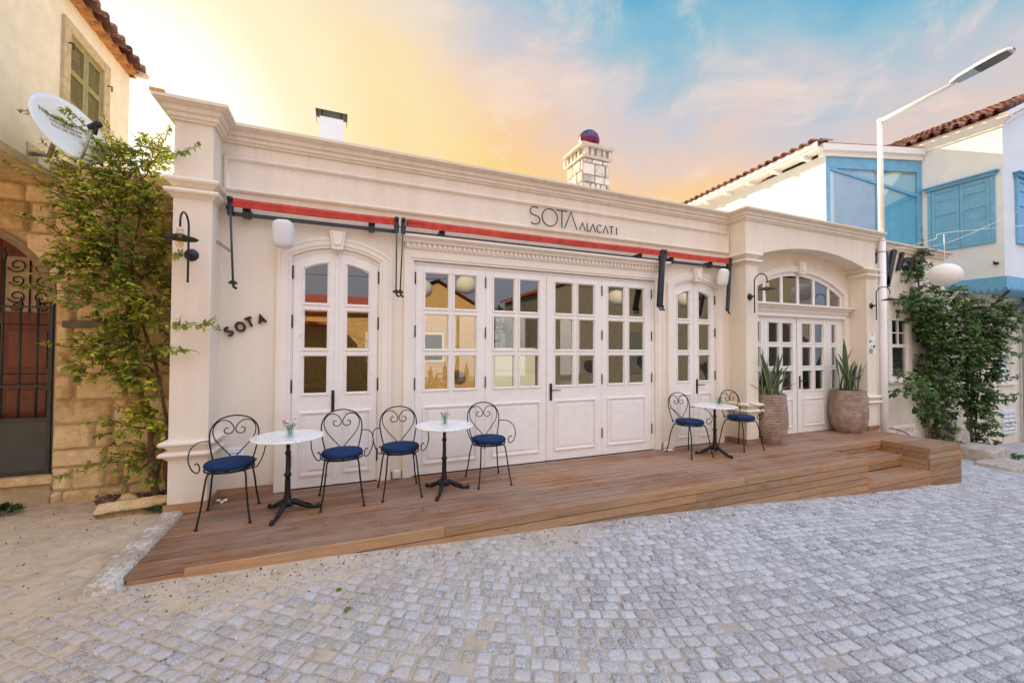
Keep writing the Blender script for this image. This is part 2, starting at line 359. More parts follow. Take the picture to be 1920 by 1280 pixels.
SPK = mat('speaker_white', (0.74, 0.72, 0.68), rough=0.5)
SPKG = mat('speaker_grille', (0.70, 0.72, 0.74), rough=0.6, bump=0.5, bscale=300)
def x_pot(b, p, co, col):
    z = b.n('ShaderNodeSeparateXYZ', {0: co}).outputs[2]
    n_ = b.noise(co, 7, 6, 0.65).outputs[0]
    ln = b.math('SINE', b.math('MULTIPLY', z, 2*PI/0.042)); 
    c = b.ramp(n_, [(0.3, (0.19, 0.125, 0.098)), (0.5, (0.30, 0.215, 0.172)), (0.7, (0.42, 0.33, 0.28))])
    gm = b.math('MULTIPLY', b.ramp(b.math('MULTIPLY_ADD', ln, 0.5, 0.5), [(0.80, 0.0), (1.0, 1.0)]), b.ramp(b.noise(co, 16, 4, 0.6).outputs[0], [(0.4, 0.1), (0.6, 0.85)]))
    link(b, b.mix(gm, c, (0.60, 0.50, 0.44)), p.inputs['Base Color'])
    link(b, b.n('ShaderNodeBump', {'Strength': 0.5, 'Distance': 0.01, 'Height': b.noise(co, 22, 6, 0.7).outputs[0]}).outputs[0], p.inputs['Normal'])
POT = mat('clay_pot', rough=0.9, extra=x_pot, spec=0.15)
SOIL = mat('soil', (0.12, 0.065, 0.045), rough=1.0, var=0.5, vscale=40, bump=1.0, bscale=60)
def x_leaf(dark, mid, light):
    def f(b, p, co, col):
        at = b.n('ShaderNodeAttribute', attribute_name='rnd').outputs['Fac']
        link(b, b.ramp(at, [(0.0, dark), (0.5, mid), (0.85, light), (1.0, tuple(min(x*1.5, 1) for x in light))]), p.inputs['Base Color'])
    return f
def leafmat(name, d, m1, l, trans=0.4):
    m_ = mat(name, rough=0.45, extra=x_leaf(d, m1, l), spec=0.3)
    nt = m_.node_tree; b = NB(nt); pr_ = [n for n in nt.nodes if n.type == 'BSDF_PRINCIPLED'][0]; out = [n for n in nt.nodes if n.type == 'OUTPUT_MATERIAL'][0]
    src = pr_.inputs['Base Color'].links[0].from_socket
    t = b.n('ShaderNodeBsdfTranslucent', {'Color': b.mix(1.0, src, (1.6, 1.7, 0.8), 'MULTIPLY')})
    mx = b.n('ShaderNodeMixShader', {0: trans, 1: pr_.outputs[0], 2: t.outputs[0]}); nt.links.new(mx.outputs[0], out.inputs[0]); return m_
LEAF1 = leafmat('bougainvillea_leaf', (0.07, 0.11, 0.022), (0.22, 0.28, 0.05), (0.50, 0.48, 0.09), 0.5)
LEAF2 = leafmat('climber_leaf', (0.020, 0.055, 0.022), (0.048, 0.115, 0.038), (0.11, 0.19, 0.055), 0.3)
SNAKE = mat('snake_leaf', rough=0.4, extra=lambda b, p, co, col: link(b, b.mix(b.ramp(b.n('ShaderNodeAttribute', attribute_name='rnd').outputs['Fac'], [(0.62, 0.0), (0.75, 1.0)]), b.ramp(b.noise(b.n('ShaderNodeMapping', {'Vector': co, 'Scale': (8, 8, 40)}), 2.0, 4, 0.6, 1.0).outputs[0], [(0.4, (0.02, 0.05, 0.03)), (0.6, (0.075, 0.125, 0.07))]), (0.42, 0.40, 0.14)), p.inputs['Base Color']))
BARK = mat('bark', (0.19, 0.12, 0.075), rough=0.9, var=0.4, vscale=18, bump=0.8, bscale=40)
PINK = mat('pink_petal', (0.75, 0.16, 0.22), rough=0.6); PETALW = mat('white_petal', (0.85, 0.78, 0.70), rough=0.6); PEACH = mat('peach_petal', (0.85, 0.42, 0.33), rough=0.6)
STEM = mat('green_stem', (0.06, 0.13, 0.045), rough=0.6)
PAPER = mat('paper', (0.84, 0.84, 0.84), rough=0.8, bump=0.1, bscale=40)
INK = mat('ink', (0.03, 0.04, 0.05), rough=0.8); REDINK = mat('red_ink', (0.5, 0.05, 0.04), rough=0.8)
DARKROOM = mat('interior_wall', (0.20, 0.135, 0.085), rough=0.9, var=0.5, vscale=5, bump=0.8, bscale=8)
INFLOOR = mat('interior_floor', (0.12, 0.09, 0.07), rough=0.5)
LANT = mat('lantern_paper', (0.82, 0.82, 0.83), rough=0.8, bump=0.08, bscale=60)

# ------------------------------------------------------------------ ground
GT = [(-60, 0.25), (-6, 0.02), (-4, 0.0), (-1.3, -.055), (0, -.09), (1.1, -.144), (2.9, -.216), (4.5, -.322), (6.5, -.463), (9.4, -.64), (13, -.83), (16, -.93), (30, -1.25), (80, -1.6), (300, -1.8)]
def gz(x, y):
    z = GT[0][1]
    if x >= GT[-1][0]: z = GT[-1][1]
    else:
        for (a, za), (b_, zb) in zip(GT, GT[1:]):
            if a <= x < b_: z = za+(zb-za)*(x-a)/(b_-a); break
    return z + 0.018*max(min(y, 6.0)-3.5, 0) + 0.004*math.sin(x*1.3+y*.7)
def bury(x, y):
    """how deep the dust lies over the setts (0..1)"""
    b_ = 0.0
    edge = 3.45-y                       # distance to the deck front
    lim = 0.55 + 0.35*noise.noise(Vector((x*0.8, y*0.8, 3.1))) - 0.05*max(x-2, 0)
    b_ = max(b_, min(max((lim-edge)/0.5, 0), 1))
    e2 = (-1.25 - x) + 0.25*(y-2.3) + 0.5*noise.noise(Vector((x*0.9, y*0.9, 8.0)))
    b_ = max(b_, min(max(e2/0.9+.25, 0), 1)*0.92)
    if x > 5: b_ *= max(0.35, 1-(x-5)/5)
    b_ += 0.30*noise.noise(Vector((x*1.7, y*1.7, 21.0)))
    return min(max(b_, 0), 1)
def x_street(b, p, co, col):
    x = b.n('ShaderNodeSeparateXYZ', {0: co}).outputs[0]
    n_ = b.noise(co, 6, 8, 0.7).outputs[0]; f = b.noise(co, 130, 4, 0.75).outputs[0]
    k = b.math('ADD', b.math('MULTIPLY', n_, 0.6), b.math('MULTIPLY', f, 0.4))
    warm = b.ramp(k, [(0.32, (0.38, 0.285, 0.185)), (0.5, (0.60, 0.48, 0.34)), (0.68, (0.70, 0.58, 0.43))])
    cool = b.ramp(k, [(0.32, (0.24, 0.225, 0.22)), (0.5, (0.42, 0.40, 0.40)), (0.68, (0.54, 0.52, 0.52))])
    wob = b.math('ADD', x, b.math('MULTIPLY', b.math('SUBTRACT', n_, 0.5), 2.5))
    c = b.mix(b.ramp(b.math('MULTIPLY_ADD', wob, 0.2, 0.25), [(0.0, 0.0), (1.0, 1.0)]), warm, cool); link(b, c, p.inputs['Base Color'])  # partly real dust tone, partly painted light: warm at left, cool at right
    vb = b.n('ShaderNodeTexVoronoi', {'Vector': b.n('ShaderNodeMapping', {'Vector': co, 'Rotation': (0, 0, 0.5)}), 'Scale': 10.5, 'Randomness': 0.6}, distance='CHEBYCHEV').outputs['Distance']
    ve = b.math('MULTIPLY', b.ramp(vb, [(0.36, 0.0), (0.52, 1.0)]), b.ramp(b.noise(co, 1.6, 4, 0.6).outputs[0], [(0.42, 0.0), (0.62, 1.0)]))
    link(b, b.mix(b.math('MULTIPLY', ve, 0.30), c, (0.28, 0.22, 0.165)), p.inputs['Base Color'])
    h = b.math('SUBTRACT', b.math('ADD', b.noise(co, 45, 8, 0.75).outputs[0], b.math('MULTIPLY', b.noise(co, 260, 2, 0.6).outputs[0], 0.35)), b.math('MULTIPLY', ve, 0.9))
    link(b, b.n('ShaderNodeBump', {'Strength': 0.55, 'Distance': 0.012, 'Height': h}).outputs[0], p.inputs['Normal'])
STREET = mat('street_sand', rough=0.95, extra=x_street, spec=0.1)
def x_sett(b, p, co, col, dust_lo=0.30, dust_hi=0.90):
    at = b.n('ShaderNodeAttribute', attribute_name='rnd').outputs['Fac']
    n_ = b.noise(co, 78, 6, 0.80, 0.8).outputs[0]
    c = b.ramp(b.math('ADD', n_, b.math('MULTIPLY', b.math('SUBTRACT', at, 0.5), 0.13)), [(0.36, (0.12, 0.13, 0.15)), (0.45, (0.29, 0.305, 0.345)), (0.53, (0.55, 0.575, 0.63)), (0.75, (0.68, 0.70, 0.74))])
    dust = b.noise(co, 7, 6, 0.7).outputs[0]
    x = b.n('ShaderNodeSeparateXYZ', {0: co}).outputs[0]
    da = b.math('MULTIPLY', b.ramp(dust, [(0.38, dust_lo), (0.62, dust_hi)]), b.ramp(b.math('MULTIPLY_ADD', x, 0.2, 0.25), [(0.0, 1.0), (1.0, 0.45)]))
    c = b.mix(da, c, b.mix(b.ramp(b.math('MULTIPLY_ADD', x, 0.2, 0.25), [(0.0, 0.0), (1.0, 1.0)]), (0.54, 0.44, 0.33), (0.48, 0.455, 0.45))); link(b, c, p.inputs['Base Color'])  # dust colour also carries painted light, warmer left and cooler right
    link(b, b.n('ShaderNodeBump', {'Strength': 0.7, 'Distance': 0.01, 'Height': b.noise(co, 60, 7, 0.75).outputs[0]}).outputs[0], p.inputs['Normal'])
SETT = mat('granite_sett', rough=0.7, extra=x_sett, spec=0.3)
SETTD = mat('dusty_sett', rough=0.9, extra=lambda b, p, co, col: x_sett(b, p, co, col, 0.55, 1.0), spec=0.15)
def grid(mb, x0, x1, y0, y1, nx, ny, zf):
    vs = [(x0+(x1-x0)*i/nx, y0+(y1-y0)*j/ny, 0) for j in range(ny+1) for i in range(nx+1)]
    vs = [(x, y, zf(x, y)) for x, y, _ in vs]
    fs = [(j*(nx+1)+i, j*(nx+1)+i+1, (j+1)*(nx+1)+i+1, (j+1)*(nx+1)+i) for j in range(ny) for i in range(nx)]
    mb.add(vs, fs, True)
g = MB()
def zsand(x, y): return gz(x, y) + 0.006*noise.noise(Vector((x*5, y*5, 0))) + 0.003*noise.noise(Vector((x*17, y*17, 5))) + 0.008*noise.noise(Vector((x*1.1, y*1.1, 2)))
grid(g, -5, 15, -0.5, 6.2, 330, 110, zsand)
tag(g.build('street', STREET, fixn=False), kind='structure')
g = MB(); grid(g, -45, 60, -45, 45, 120, 60, lambda x, y: gz(x, y)-0.03)
tag(g.build('ground', STREET, fixn=False), kind='structure')
# granite setts: rows that bend, each stone a rounded block of its own size
rnd = random.Random(7)
def row_az(x):
    t = min(max((x+1.5)/4.7, 0), 1); t = t*t*(3-2*t)
    return R(42)*(1-t)+R(4)*t
setts = MB(); W = 0.088
hX = [-8+0.05*i for i in range(540)]; hY = [0.0]
for i in range(1, len(hX)): hY.append(hY[-1]-math.tan(row_az((hX[i-1]+hX[i])/2))*0.05)
y00 = hY[int(8/0.05)]
def hcurve(x):
    i = min(max(int((x+8)/0.05), 0), len(hX)-2); t = (x-hX[i])/0.05; return hY[i]*(1-t)+hY[i+1]*t-y00
T0 = R(16); dirr = (math.sin(T0), math.cos(T0))
ring = [(math.copysign(abs(math.cos(a))**0.36, math.cos(a)), math.copysign(abs(math.sin(a))**0.36, math.sin(a))) for a in [2*PI*k/12+0.15 for k in range(12)]]
ns = 0
for j in range(-95, 140):
    x = -7.5 + rnd.random()*W; jw = j*W
    while x < 18:
        az = row_az(x); wd = W*(0.76+0.52*rnd.random())
        cx = x+jw*dirr[0]; cy = hcurve(x)+jw*dirr[1]+1.6
        x += (wd+0.010)*math.cos(az)
        if not (-3.6 < cx < 14.5 and 0.45 < cy < 5.0): continue
        if cy > 3.44 and -1.6 < cx < 9.5: continue
        if cx < 10 and cy > 3.45+0.3: continue
        if cy < 1.0-0.4*0 and cx > 8: continue
        if cx > 11.5 and cy > 4.6: continue
        bu = bury(cx, cy); base = gz(cx, cy)
        h = base + 0.007 + 0.006*rnd.random() - 0.0125*bu
        setts.m = 1 if bu+rnd.gauss(0, .08) > .38 else 0
        if bu > .93 and rnd.random() < .6: continue
        perp = W*math.cos(az-T0)*(0.84+0.11*rnd.random())
        a2 = -az + (rnd.random()-.5)*0.14; ca, sa = math.cos(a2), math.sin(a2)
        hw, hh = wd*0.475, perp*0.5
        setts.cur = rnd.random(); vs = []
        tx, ty = (rnd.random()-.5)*0.05, (rnd.random()-.5)*0.05
        jit = [1+(rnd.random()-.5)*0.16 for _ in ring]
        for s2, dz in ((1.0, -0.03), (0.99, -0.005), (0.93, 0.0), (0.55, 0.002)):
            for (ex, ey), jj in zip(ring, jit):
                lx, ly = ex*hw*s2*jj, ey*hh*s2*jj
                vs.append((cx+lx*ca-ly*sa, cy+lx*sa+ly*ca, h+dz+(tx*lx+ty*ly)*1.0+(0.003*noise.noise(Vector((cx*9+lx*60, cy*9+ly*60, 1))) if s2 < 1 else 0)))
        vs.append((cx, cy, h+0.004))
        if rnd.random() < .012: continue
        fs = [(i*12+k, i*12+(k+1) % 12, (i+1)*12+(k+1) % 12, (i+1)*12+k) for i in range(3) for k in range(12)] + [(36+k, 36+(k+1) % 12, 48) for k in range(12)]
        setts.add(vs, fs, True); ns += 1
print('setts', ns)
tag(setts.build('paving', [SETT, SETTD], fixn=False), kind='structure')
# ------------------------------------------------------------------ restaurant
W0 = 4.965; WB = 5.085; XL, XR = -1.16, 5.96; PF = 4.65; TOP = 3.775; CB = 3.61
rest = thing('restaurant_building', 'cream single storey restaurant with moulded cornice and white french doors', 'building', (3, W0, 0))
def rp(mb, name, mt, parent=None, **k):      # part of the restaurant, geometry given in world space
    o = mb.build(name, mt, None, **k)
    if parent is None: parent = rest
    o.parent = parent; off = Vector((0, 0, 0)); q = parent
    while q is not None: off += Vector(q.location); q = q.parent
    o.location = -off
    return o
# arcs
D1, D3 = dict(cx=-0.070, x0=-0.506, x1=0.366), dict(cx=5.215, x0=4.779, x1=5.651)
AZ0, RL = 1.723, 0.852
wl = MB()
def wallpiece(poly, y0=W0, y1=WB): wl.prism(poly, y0, y1)
def archtop(cx, hw, r, cz, top): return [(cx-hw, top), ] + arc(cx, cz, r, cx-hw, cx+hw, 28) + [(cx+hw, top)]
OPH = 0.452; ROP = 0.90
wallpiece([(XL, -0.7), (XL, CB+.05), (-.522, CB+.05), (-.522, -0.7)])
wallpiece(archtop(-.07, OPH, ROP, AZ0, CB+.05))
wallpiece([(.382, -0.7), (.382, CB+.05), (.765, CB+.05), (.765, -0.7)])
wallpiece([(.765, 2.565), (.765, CB+.05), (4.40, CB+.05), (4.40, 2.565)])
wallpiece([(4.40, -0.7), (4.40, CB+.05), (4.763, CB+.05), (4.763, -0.7)])
wallpiece(archtop(5.215, OPH, ROP, AZ0, CB+.05))
wallpiece([(5.667, -0.7), (5.667, CB+.05), (6.42, CB+.05), (6.42, -0.7)])
FCX, FR, FCZ = 7.76, 2.57, 0.38
wallpiece([(6.42, 2.0), (6.42, CB+.05)]+[(6.46, CB+.05)]+[(6.46, 2.0)])
wallpiece(archtop(7.76, 1.30, FR, FCZ, CB+.05))
wallpiece([(9.06, -0.7), (9.06, CB+.05), (10.66, CB+.05), (10.66, -0.7)])
wallpiece([(10.66, -0.7), (10.66, 0.93), (11.28, 0.93), (11.28, -0.7)]); wallpiece([(10.66, 2.2), (10.66, CB+.05), (11.28, CB+.05), (11.28, 2.2)])
wallpiece([(11.28, -1.2), (11.28, CB+.05), (12.86, CB+.05), (12.86, -1.2)])
# below the floor line, pilaster, piers and the arched bay
wl.box(-1.46, XL, PF, 5.4, -0.3, CB+.05)
wl.box(XR, 6.23, PF, W0, -0.8, 3.06)
wl.box(9.20, 9.50, PF, W0, -0.8, 3.06)
bay = [(XR, 3.06), (XR, CB+.05), (9.50, CB+.05), (9.50, 3.06), (9.20, 3.06)] + [(x, z) for x, z in reversed(arc(7.715, 3.286-5.12, 5.12, 6.23, 9.20, 32))] + [(6.23, 3.06)]
wl.prism(bay, PF, W0)
wl.box(12.74, 12.86, WB, 9.6, -1.2, CB+.1); wl.box(-1.46, -1.34, 5.4, 9.6, -.2, CB+.1)
# back wall with wide openings on to the rear terrace
for a, b_ in ((-1.46, 0.1), (4.3, 5.2), (6.6, 7.2), (8.4, 12.86)): wl.box(a, b_, 9.48, 9.6, -.2, CB+.1)
for a, b_ in ((0.1, 4.3), (5.2, 6.6), (7.2, 8.4)): wl.box(a, b_, 9.48, 9.6, -.2, .85); wl.box(a, b_, 9.48, 9.6, 2.35, CB+.1)
rp(wl, 'wall', PLASTER)
path = [(-1.46, 5.4), (-1.46, PF), (XL, PF), (XL, W0), (XR, W0), (XR, PF), (9.50, PF), (9.50, W0), (12.86, W0), (12.86, 7.0)]
CP = [(-.05, CB), (.022, CB), (.028, CB+.022), (.045, CB+.026), (.047, CB+.062), (.068, CB+.068), (.072, CB+.074), (.074, CB+.112), (.098, CB+.120), (.112, CB+.126), (.116, CB+.133), (.135, CB+.137), (.137, TOP), (-.05, TOP)]
mb = MB(); mb.sweep(path, CP, flip=1); rp(mb, 'cornice', PLASTER)
mb = MB(); mb.box(-1.40, 12.8, 5.02, 9.55, 3.60, 3.70); rf = rp(mb, 'roof', PLASTER)
mb = MB(); mb.box(-1.605, -1.50, PF-.14, PF+.10, TOP+.002, TOP+.028); rp(mb, 'coping_tile', mat('ochre_tile', (0.60, 0.30, 0.05), rough=.7, var=.3))
def torus_prof(z0, z1, d, k=7):
    h = z1-z0; pr_ = [(-.03, z0), (.010, z0), (.012, z0+h*.16), (.024, z0+h*.18), (.026, z0+h*.28)]
    for i in range(k+1):
        a = -PI/2+PI*i/k; pr_.append((.028+math.cos(a)*(d-.028), z0+h*.62+math.sin(a)*h*.30))
    return pr_ + [(.012, z0+h*.95), (.012, z1), (-.03, z1)]
def band_set(paths, z0, z1, d=.058, up=True):
    mm = MB()
    for p_ in paths:
        pf = torus_prof(z0, z1, d)
        mm.sweep(p_, pf, flip=1)
    for i in range(len(mm.sm)): mm.sm[i] = False
    return mm
piers = [[(-1.46, 5.4), (-1.46, PF), (XL, PF), (XL, W0)], [(XR, W0), (XR, PF), (6.23, PF), (6.23, W0)], [(9.20, W0), (9.20, PF), (9.50, PF), (9.50, W0)]]
for p_ in piers:
    for nm, zz in (('capital', ((2.895, 2.985), (3.000, 3.092))), ('column_base', ((0.485, 0.57), (0.582, 0.668)))):
        mm = MB()
        for z0, z1 in zz: mm.sweep(p_, torus_prof(z0, z1, .062), flip=1)
        rp(mm, nm, PLASTER)
# moulded panel on the frieze
def half_round(x0, x1, z0, z1, w_=.058, d=.040):
    mm = MB(); k = 6
    pf = [(-w_/2+w_*i/k, -d*math.sin(PI*i/k)) for i in range(k+1)]
    cs = [(x0, z0, -1, -1), (x1, z0, 1, -1), (x1, z1, 1, 1), (x0, z1, -1, 1)]; vs = []
    for x, z, sx, sz in cs:
        for o, y in pf: vs.append((x+sx*o, W0+y+.001, z+sz*o))
    n = len(pf); fs = [(i*n+j, ((i+1) % 4)*n+j, ((i+1) % 4)*n+j+1, i*n+j+1) for i in range(4) for j in range(n-1)]
    return mm.add(vs, fs, True)
rp(half_round(-1.125, 5.925, 3.130, 3.462), 'frieze_panel', PLASTER, fixn=True)
# wooden baseboards
for (a, b_, c_, d_) in ((-1.485, XL+.02, PF-.022, PF-.002), (XL+.002, XL+.022, PF-.002, W0-.002), (XL+.022, -.668, W0-.02, W0-.002), (.53, .648, W0-.02, W0-.002), (4.50, 4.617, W0-.02, W0-.002), (5.82, XR-.022, W0-.02, W0-.002), (XR-.022, XR-.002, PF-.002, W0-.002), (XR-.022, 6.25, PF-.022, PF-.002), (9.18, 9.52, PF-.022, PF-.002)):
    mm = MB(); mm.cur = random.Random(a).random(); mm.box(a, b_, c_, d_, 0.002, .088); rp(mm, 'baseboard', FASC)
# ---- architraves (door surrounds)
def arch_surround(cx, cz, hin, rin, hout, rout, zs_in, zb=0.003, proud=.028):
    mm = MB()
    def line(h, r):
        a = arc(cx, cz, r, cx-h, cx+h, 30); return [(cx-h, zb)]+a+[(cx+h, zb)]
    mm.band(line(hout, rout), line(hin+.030, rin+.030), W0-proud, W0+.0)
    mm.band(line(hin+.0299, rin+.0299), line(hin, rin), W0-proud+.012, W0+.02)
    mm.band(line(hout-.012, rout-.012), line(hout-.034, rout-.034), W0-proud-.008, W0-proud+.001)
    return mm
rp(arch_surround(-.07, AZ0, .452-.002, ROP, .590, 1.018, 0), 'door_surround', TRIM)
rp(arch_surround(5.215, AZ0, .452-.002, ROP, .590, 1.018, 0), 'door_surround', TRIM)
mm = MB(); xi0, xi1, xo0, xo1 = .767, 4.398, .655, 4.49
for (o0, o1, zo, i0, i1, zi, y0, y1) in ((xo0, xo1, 2.70, xi0+.0-.03, xi1+.03, 2.595, W0-.028, W0), (xi0-.0299, xi1+.0299, 2.5949, xi0, xi1, 2.565, W0-.016, W0+.02)):
    mm.band([(o0, .003), (o0, zo), (o1, zo), (o1, .003)], [(i0, .003), (i0, zi), (i1, zi), (i1, .003)], y0, y1)
rp(mm, 'door_surround', TRIM)
mm = MB()
def line(h, r):
    a = arc(FCX, FCZ, r, FCX-h, FCX+h, 40); return [(FCX-h, 2.30)]+a+[(FCX+h, 2.30)]
mm.band(line(1.42, FR+.105), line(1.30, FR), W0-.028, W0); mm.band(line(1.405, FR+.09), line(1.385, FR+.07), W0-.036, W0-.027)
for a in (6.30, 9.062): mm.box(a, a+.155-(.018 if a > 9 else 0), W0-.028, W0, .003, 2.15)
rp(mm, 'door_surround', TRIM)
# keystones
for cx, zt, zb, wt, wb in ((-.07, 2.805, 2.60, .085, .055), (5.215, 2.81, 2.60, .085, .055), (7.76, 3.135, 2.905, .105, .075)):
    mm = MB(); mm.prism([(cx-wb, zb), (cx-wt, zt), (cx+wt, zt), (cx+wb, zb)], W0-.075, W0-.004)
    mm.prism([(cx-wb*.62, zb+.045), (cx-wt*.68, zt-.022), (cx+wt*.68, zt-.022), (cx+wb*.62, zb+.045)], W0-.092, W0-.074)
    rp(mm, 'keystone', TRIM, bevel=.004)
# dentilled lintel over the folding doors, and the smaller one over the entrance
def lintel(x0, x1, z0, zt, dz0, dz1, dw, dp):
    mm = MB()
    pf = [(-.02, dz1+.002), (.052, dz1+.002), (.055, dz1+.03), (.085, dz1+.045), (.088, zt-.03), (.11, zt-.026), (.112, zt), (-.02, zt)]
    mm.sweep([(x0, W0), (x0, W0-.028), (x1, W0-.028), (x1, W0)], pf, flip=1)
    l = rp(mm, 'lintel', TRIM)
    mm = MB(); n = int((x1-x0)/dp)
    for i in range(n): a = x0+.01+(x1-x0-.02)*i/n; mm.box(a, a+dw, W0-.066, W0-.030, dz0, dz1)
    mm.box(x0-.0, x1+.0, W0-.048, W0-.0285, dz0-.018, dz1); 
    rp(mm, 'dentils', TRIM, l); return l
lintel(.665, 4.48, 0, 2.845, 2.715, 2.765, .038, .062)
lintel(6.42, 9.14, 0, 2.335, 2.205, 2.262, .022, .036)
mm = MB(); mm.box(6.44, 9.08, W0-.034, W0+.03, 2.120, 2.186); mm.box(6.44, 9.08, W0-.012, W0+.05, 2.300, 2.330); rp(mm, 'lintel_board', PAINT)

# ---- doors
YF = 4.990; TH = .042
def ring_box(mm, x0, x1, z0, z1, w_, y0, y1, top=None):
    """rectangular bead around an opening; top = optional list of (x,z) for a curved head"""
    if top is None: inner = [(x0, z0), (x0, z1), (x1, z1), (x1, z0)]; outer = [(x0-w_, z0-w_), (x0-w_, z1+w_), (x1+w_, z1+w_), (x1+w_, z0-w_)]
    else:
        inner = [(x0, z0)]+top+[(x1, z0)]
        outer = [(x0-w_, z0-w_)]+[(x0-w_+(x1-x0+2*w_)*(x-x0)/(x1-x0), z+w_) for x, z in top]+[(x1+w_, z0-w_)]
    mm.band(outer, inner, y0, y1, closed=True)
def door_leaf(x0, x1, ztop, cols, rows, panel, name='door', arcp=None, cut=(1.01, 2.44), label=None, handle=None, hinges=(), stain=False, zb=0.006):
    """leaf with glazed grid cols x rows, raised panel below. arcp=(cx,cz,Rleaf,Rglass)"""
    mm = MB(); y0, y1 = YF, YF+TH
    gx0, gx1 = cols[0][0], cols[-1][1]; gz0, gz1 = rows[-1][0], rows[0][1]
    xa, xb = x0+.0015, x1-.0015
    tp = (lambda a, b_: arc(arcp[0], arcp[1], arcp[2], a, b_, 10)) if arcp else (lambda a, b_: [(a, ztop), (b_, ztop)])
    mm.prism([(xa, zb)]+tp(xa, gx0)+[(gx0, zb)], y0, y1)
    mm.prism([(gx1, zb)]+tp(gx1, xb)+[(xb, zb)], y0, y1)
    if arcp:
        ga = arc(arcp[0], arcp[1], arcp[3], gx0, gx1, 12)
        mm.prism(tp(gx0, gx1)+ga[::-1], y0, y1)
    else: mm.prism([(gx0, gz1), (gx0, ztop), (gx1, ztop), (gx1, gz1)], y0, y1)
    mm.prism([(gx0, zb), (gx0, gz0), (gx1, gz0), (gx1, zb)], y0, y1)
    for (a, b_), (c_, d_) in zip(rows, rows[1:]): mm.box(gx0, gx1, y0+.004, y1-.004, d_, a)
    for (a, b_), (c_, d_) in zip(cols, cols[1:]):
        for ri, (za, zb_) in enumerate(rows): mm.box(b_, c_, y0+.004, y1-.004, za, zb_ if not arcp or ri else zb_)
    for i, (za, zb_) in enumerate(rows):
        for a, b_ in cols:
            t = arc(arcp[0], arcp[1], arcp[3]-.002, a, b_, 12) if (arcp and i == 0) else None
            ring_box(mm, a+.012, b_-.012, za+.012, zb_-.012, .011, y0+.004, y1-.01, top=[(a+.012+(b_-a-.024)*k/12, z-.012) for k, (x, z) in enumerate(t)] if t else None)
            ring_box(mm, a+.001, b_-.001, za+.001, zb_-.001, .014, y0-.012, y0+.003, top=[(a+.001+(b_-a-.002)*k/12, z) for k, (x, z) in enumerate(t)] if t else None)
    if panel:
        px0, px1, pz0, pz1 = panel
        ring_box(mm, px0+.018, px1-.018, pz0+.018, pz1-.018, .017, y0-.017, y0+.001)
        ring_box(mm, px0+.026, px1-.026, pz0+.026, pz1-.026, .007, y0-.005, y0+.001)
        # sunk field with raised centre
        s_in = .062
        if px1-px0 > .16: mm.prism([(px0+s_in, pz0+s_in), (px0+s_in, pz1-s_in), (px1-s_in, pz1-s_in), (px1-s_in, pz0+s_in)], y0-.010, y0+.001)
    d = rp(mm, name, PAINT)
    if label: d['label'] = label
    mg = MB()
    for i, (za, zb_) in enumerate(rows):
        for a, b_ in cols:
            if arcp and i == 0: pl = [(a, za)]+arc(arcp[0], arcp[1], arcp[3], a, b_, 12)+[(b_, za)]
            else: pl = [(a, za), (a, zb_), (b_, zb_), (b_, za)]
            n = len(pl); mg.add([(x, YF+.021, z) for x, z in pl], [tuple(range(n))])
    rp(mg, 'glass_panes', GLASS, d)
    if handle:
        hx, kind = handle; h = MB()
        h.box(hx-.018, hx+.018, YF-.012, YF-.001, .815, 1.045)
        if kind == 'lever':
            h.tube([(hx, YF-.01, .955), (hx, YF-.052, .955)], .009); h.tube([(hx, YF-.05, .955), (hx+.06, YF-.055, .957), (hx+.13, YF-.05, .952)], [.008, .008, .006])
        else:
            h.box(hx-.014, hx+.014, YF-.022, YF-.0115, .83, 1.03); h.ball((hx, YF-.026, .90), .008)
        rp(h, 'door_handle', BLACK, d, bevel=.003)
    for hx, hz in hinges:
        h = MB(); h.tube([(hx, YF-.010, hz-.062), (hx, YF-.010, hz+.062)], .008, 8); h.ball((hx, YF-.010, hz+.064), .009, 8, 6); h.ball((hx, YF-.010, hz-.064), .009, 8, 6); rp(h, 'hinge', BRONZE, d)
    return d
ROWS = [(2.000, 2.440), (1.500, 1.935), (1.010, 1.435)]
A1 = (-.07, AZ0, RL, .747); RA = [(2.000, 2.389), ROWS[1], ROWS[2]]
door_leaf(-.506, -.0705, 2.45, [(-.405, -.158)], RA, (-.425, -.128, .13, .818), arcp=A1, handle=(-.098, 'plate'), hinges=[(-.510, z) for z in (.30, 1.10, 1.80, 2.33)])
door_leaf(-.0695, .366, 2.45, [(.026, .274)], RA, (.006, .300, .13, .818), arcp=A1, hinges=[(.370, z) for z in (.30, 1.10, 1.80, 2.33)])
mm = MB(); mm.box(-.088, -.052, YF-.012, YF-.001, .02, 2.545); rp(mm, 'astragal', PAINT)
FD = [(.797, 1.680, [(.903, 1.204), (1.268, 1.562)]), (1.680, 2.566, [(1.788, 2.084), (2.154, 2.446)]), (2.566, 3.450, [(2.684, 2.976), (3.050, 3.327)]), (3.450, 4.345, [(3.556, 3.846), (3.926, 4.212)])]
for i, (a, b_, cs) in enumerate(FD):
    hs = {0: [a-.004], 1: [a], 2: [], 3: [a, b_+.003]}[i]
    door_leaf(a, b_, 2.520, cs, ROWS, (cs[0][0]-.012, cs[1][1]+.012, .13, .815), handle=(2.623, 'lever') if i == 2 else None,
              hinges=[(h, z) for h in hs for z in (.32, 1.09, 1.72, 2.36)])
mm = MB(); mm.box(.768, .7955, YF-.004, YF+.05, .004, 2.563); mm.box(4.347, 4.397, YF-.004, YF+.05, .004, 2.563); mm.box(.7955, 4.347, YF-.004, YF+.05, 2.522, 2.563)
mm.box(2.555, 2.580, YF-.014, YF-.0085, .02, 2.51); rp(mm, 'door_frame', PAINT)
A3 = (5.215, AZ0, RL, .747)
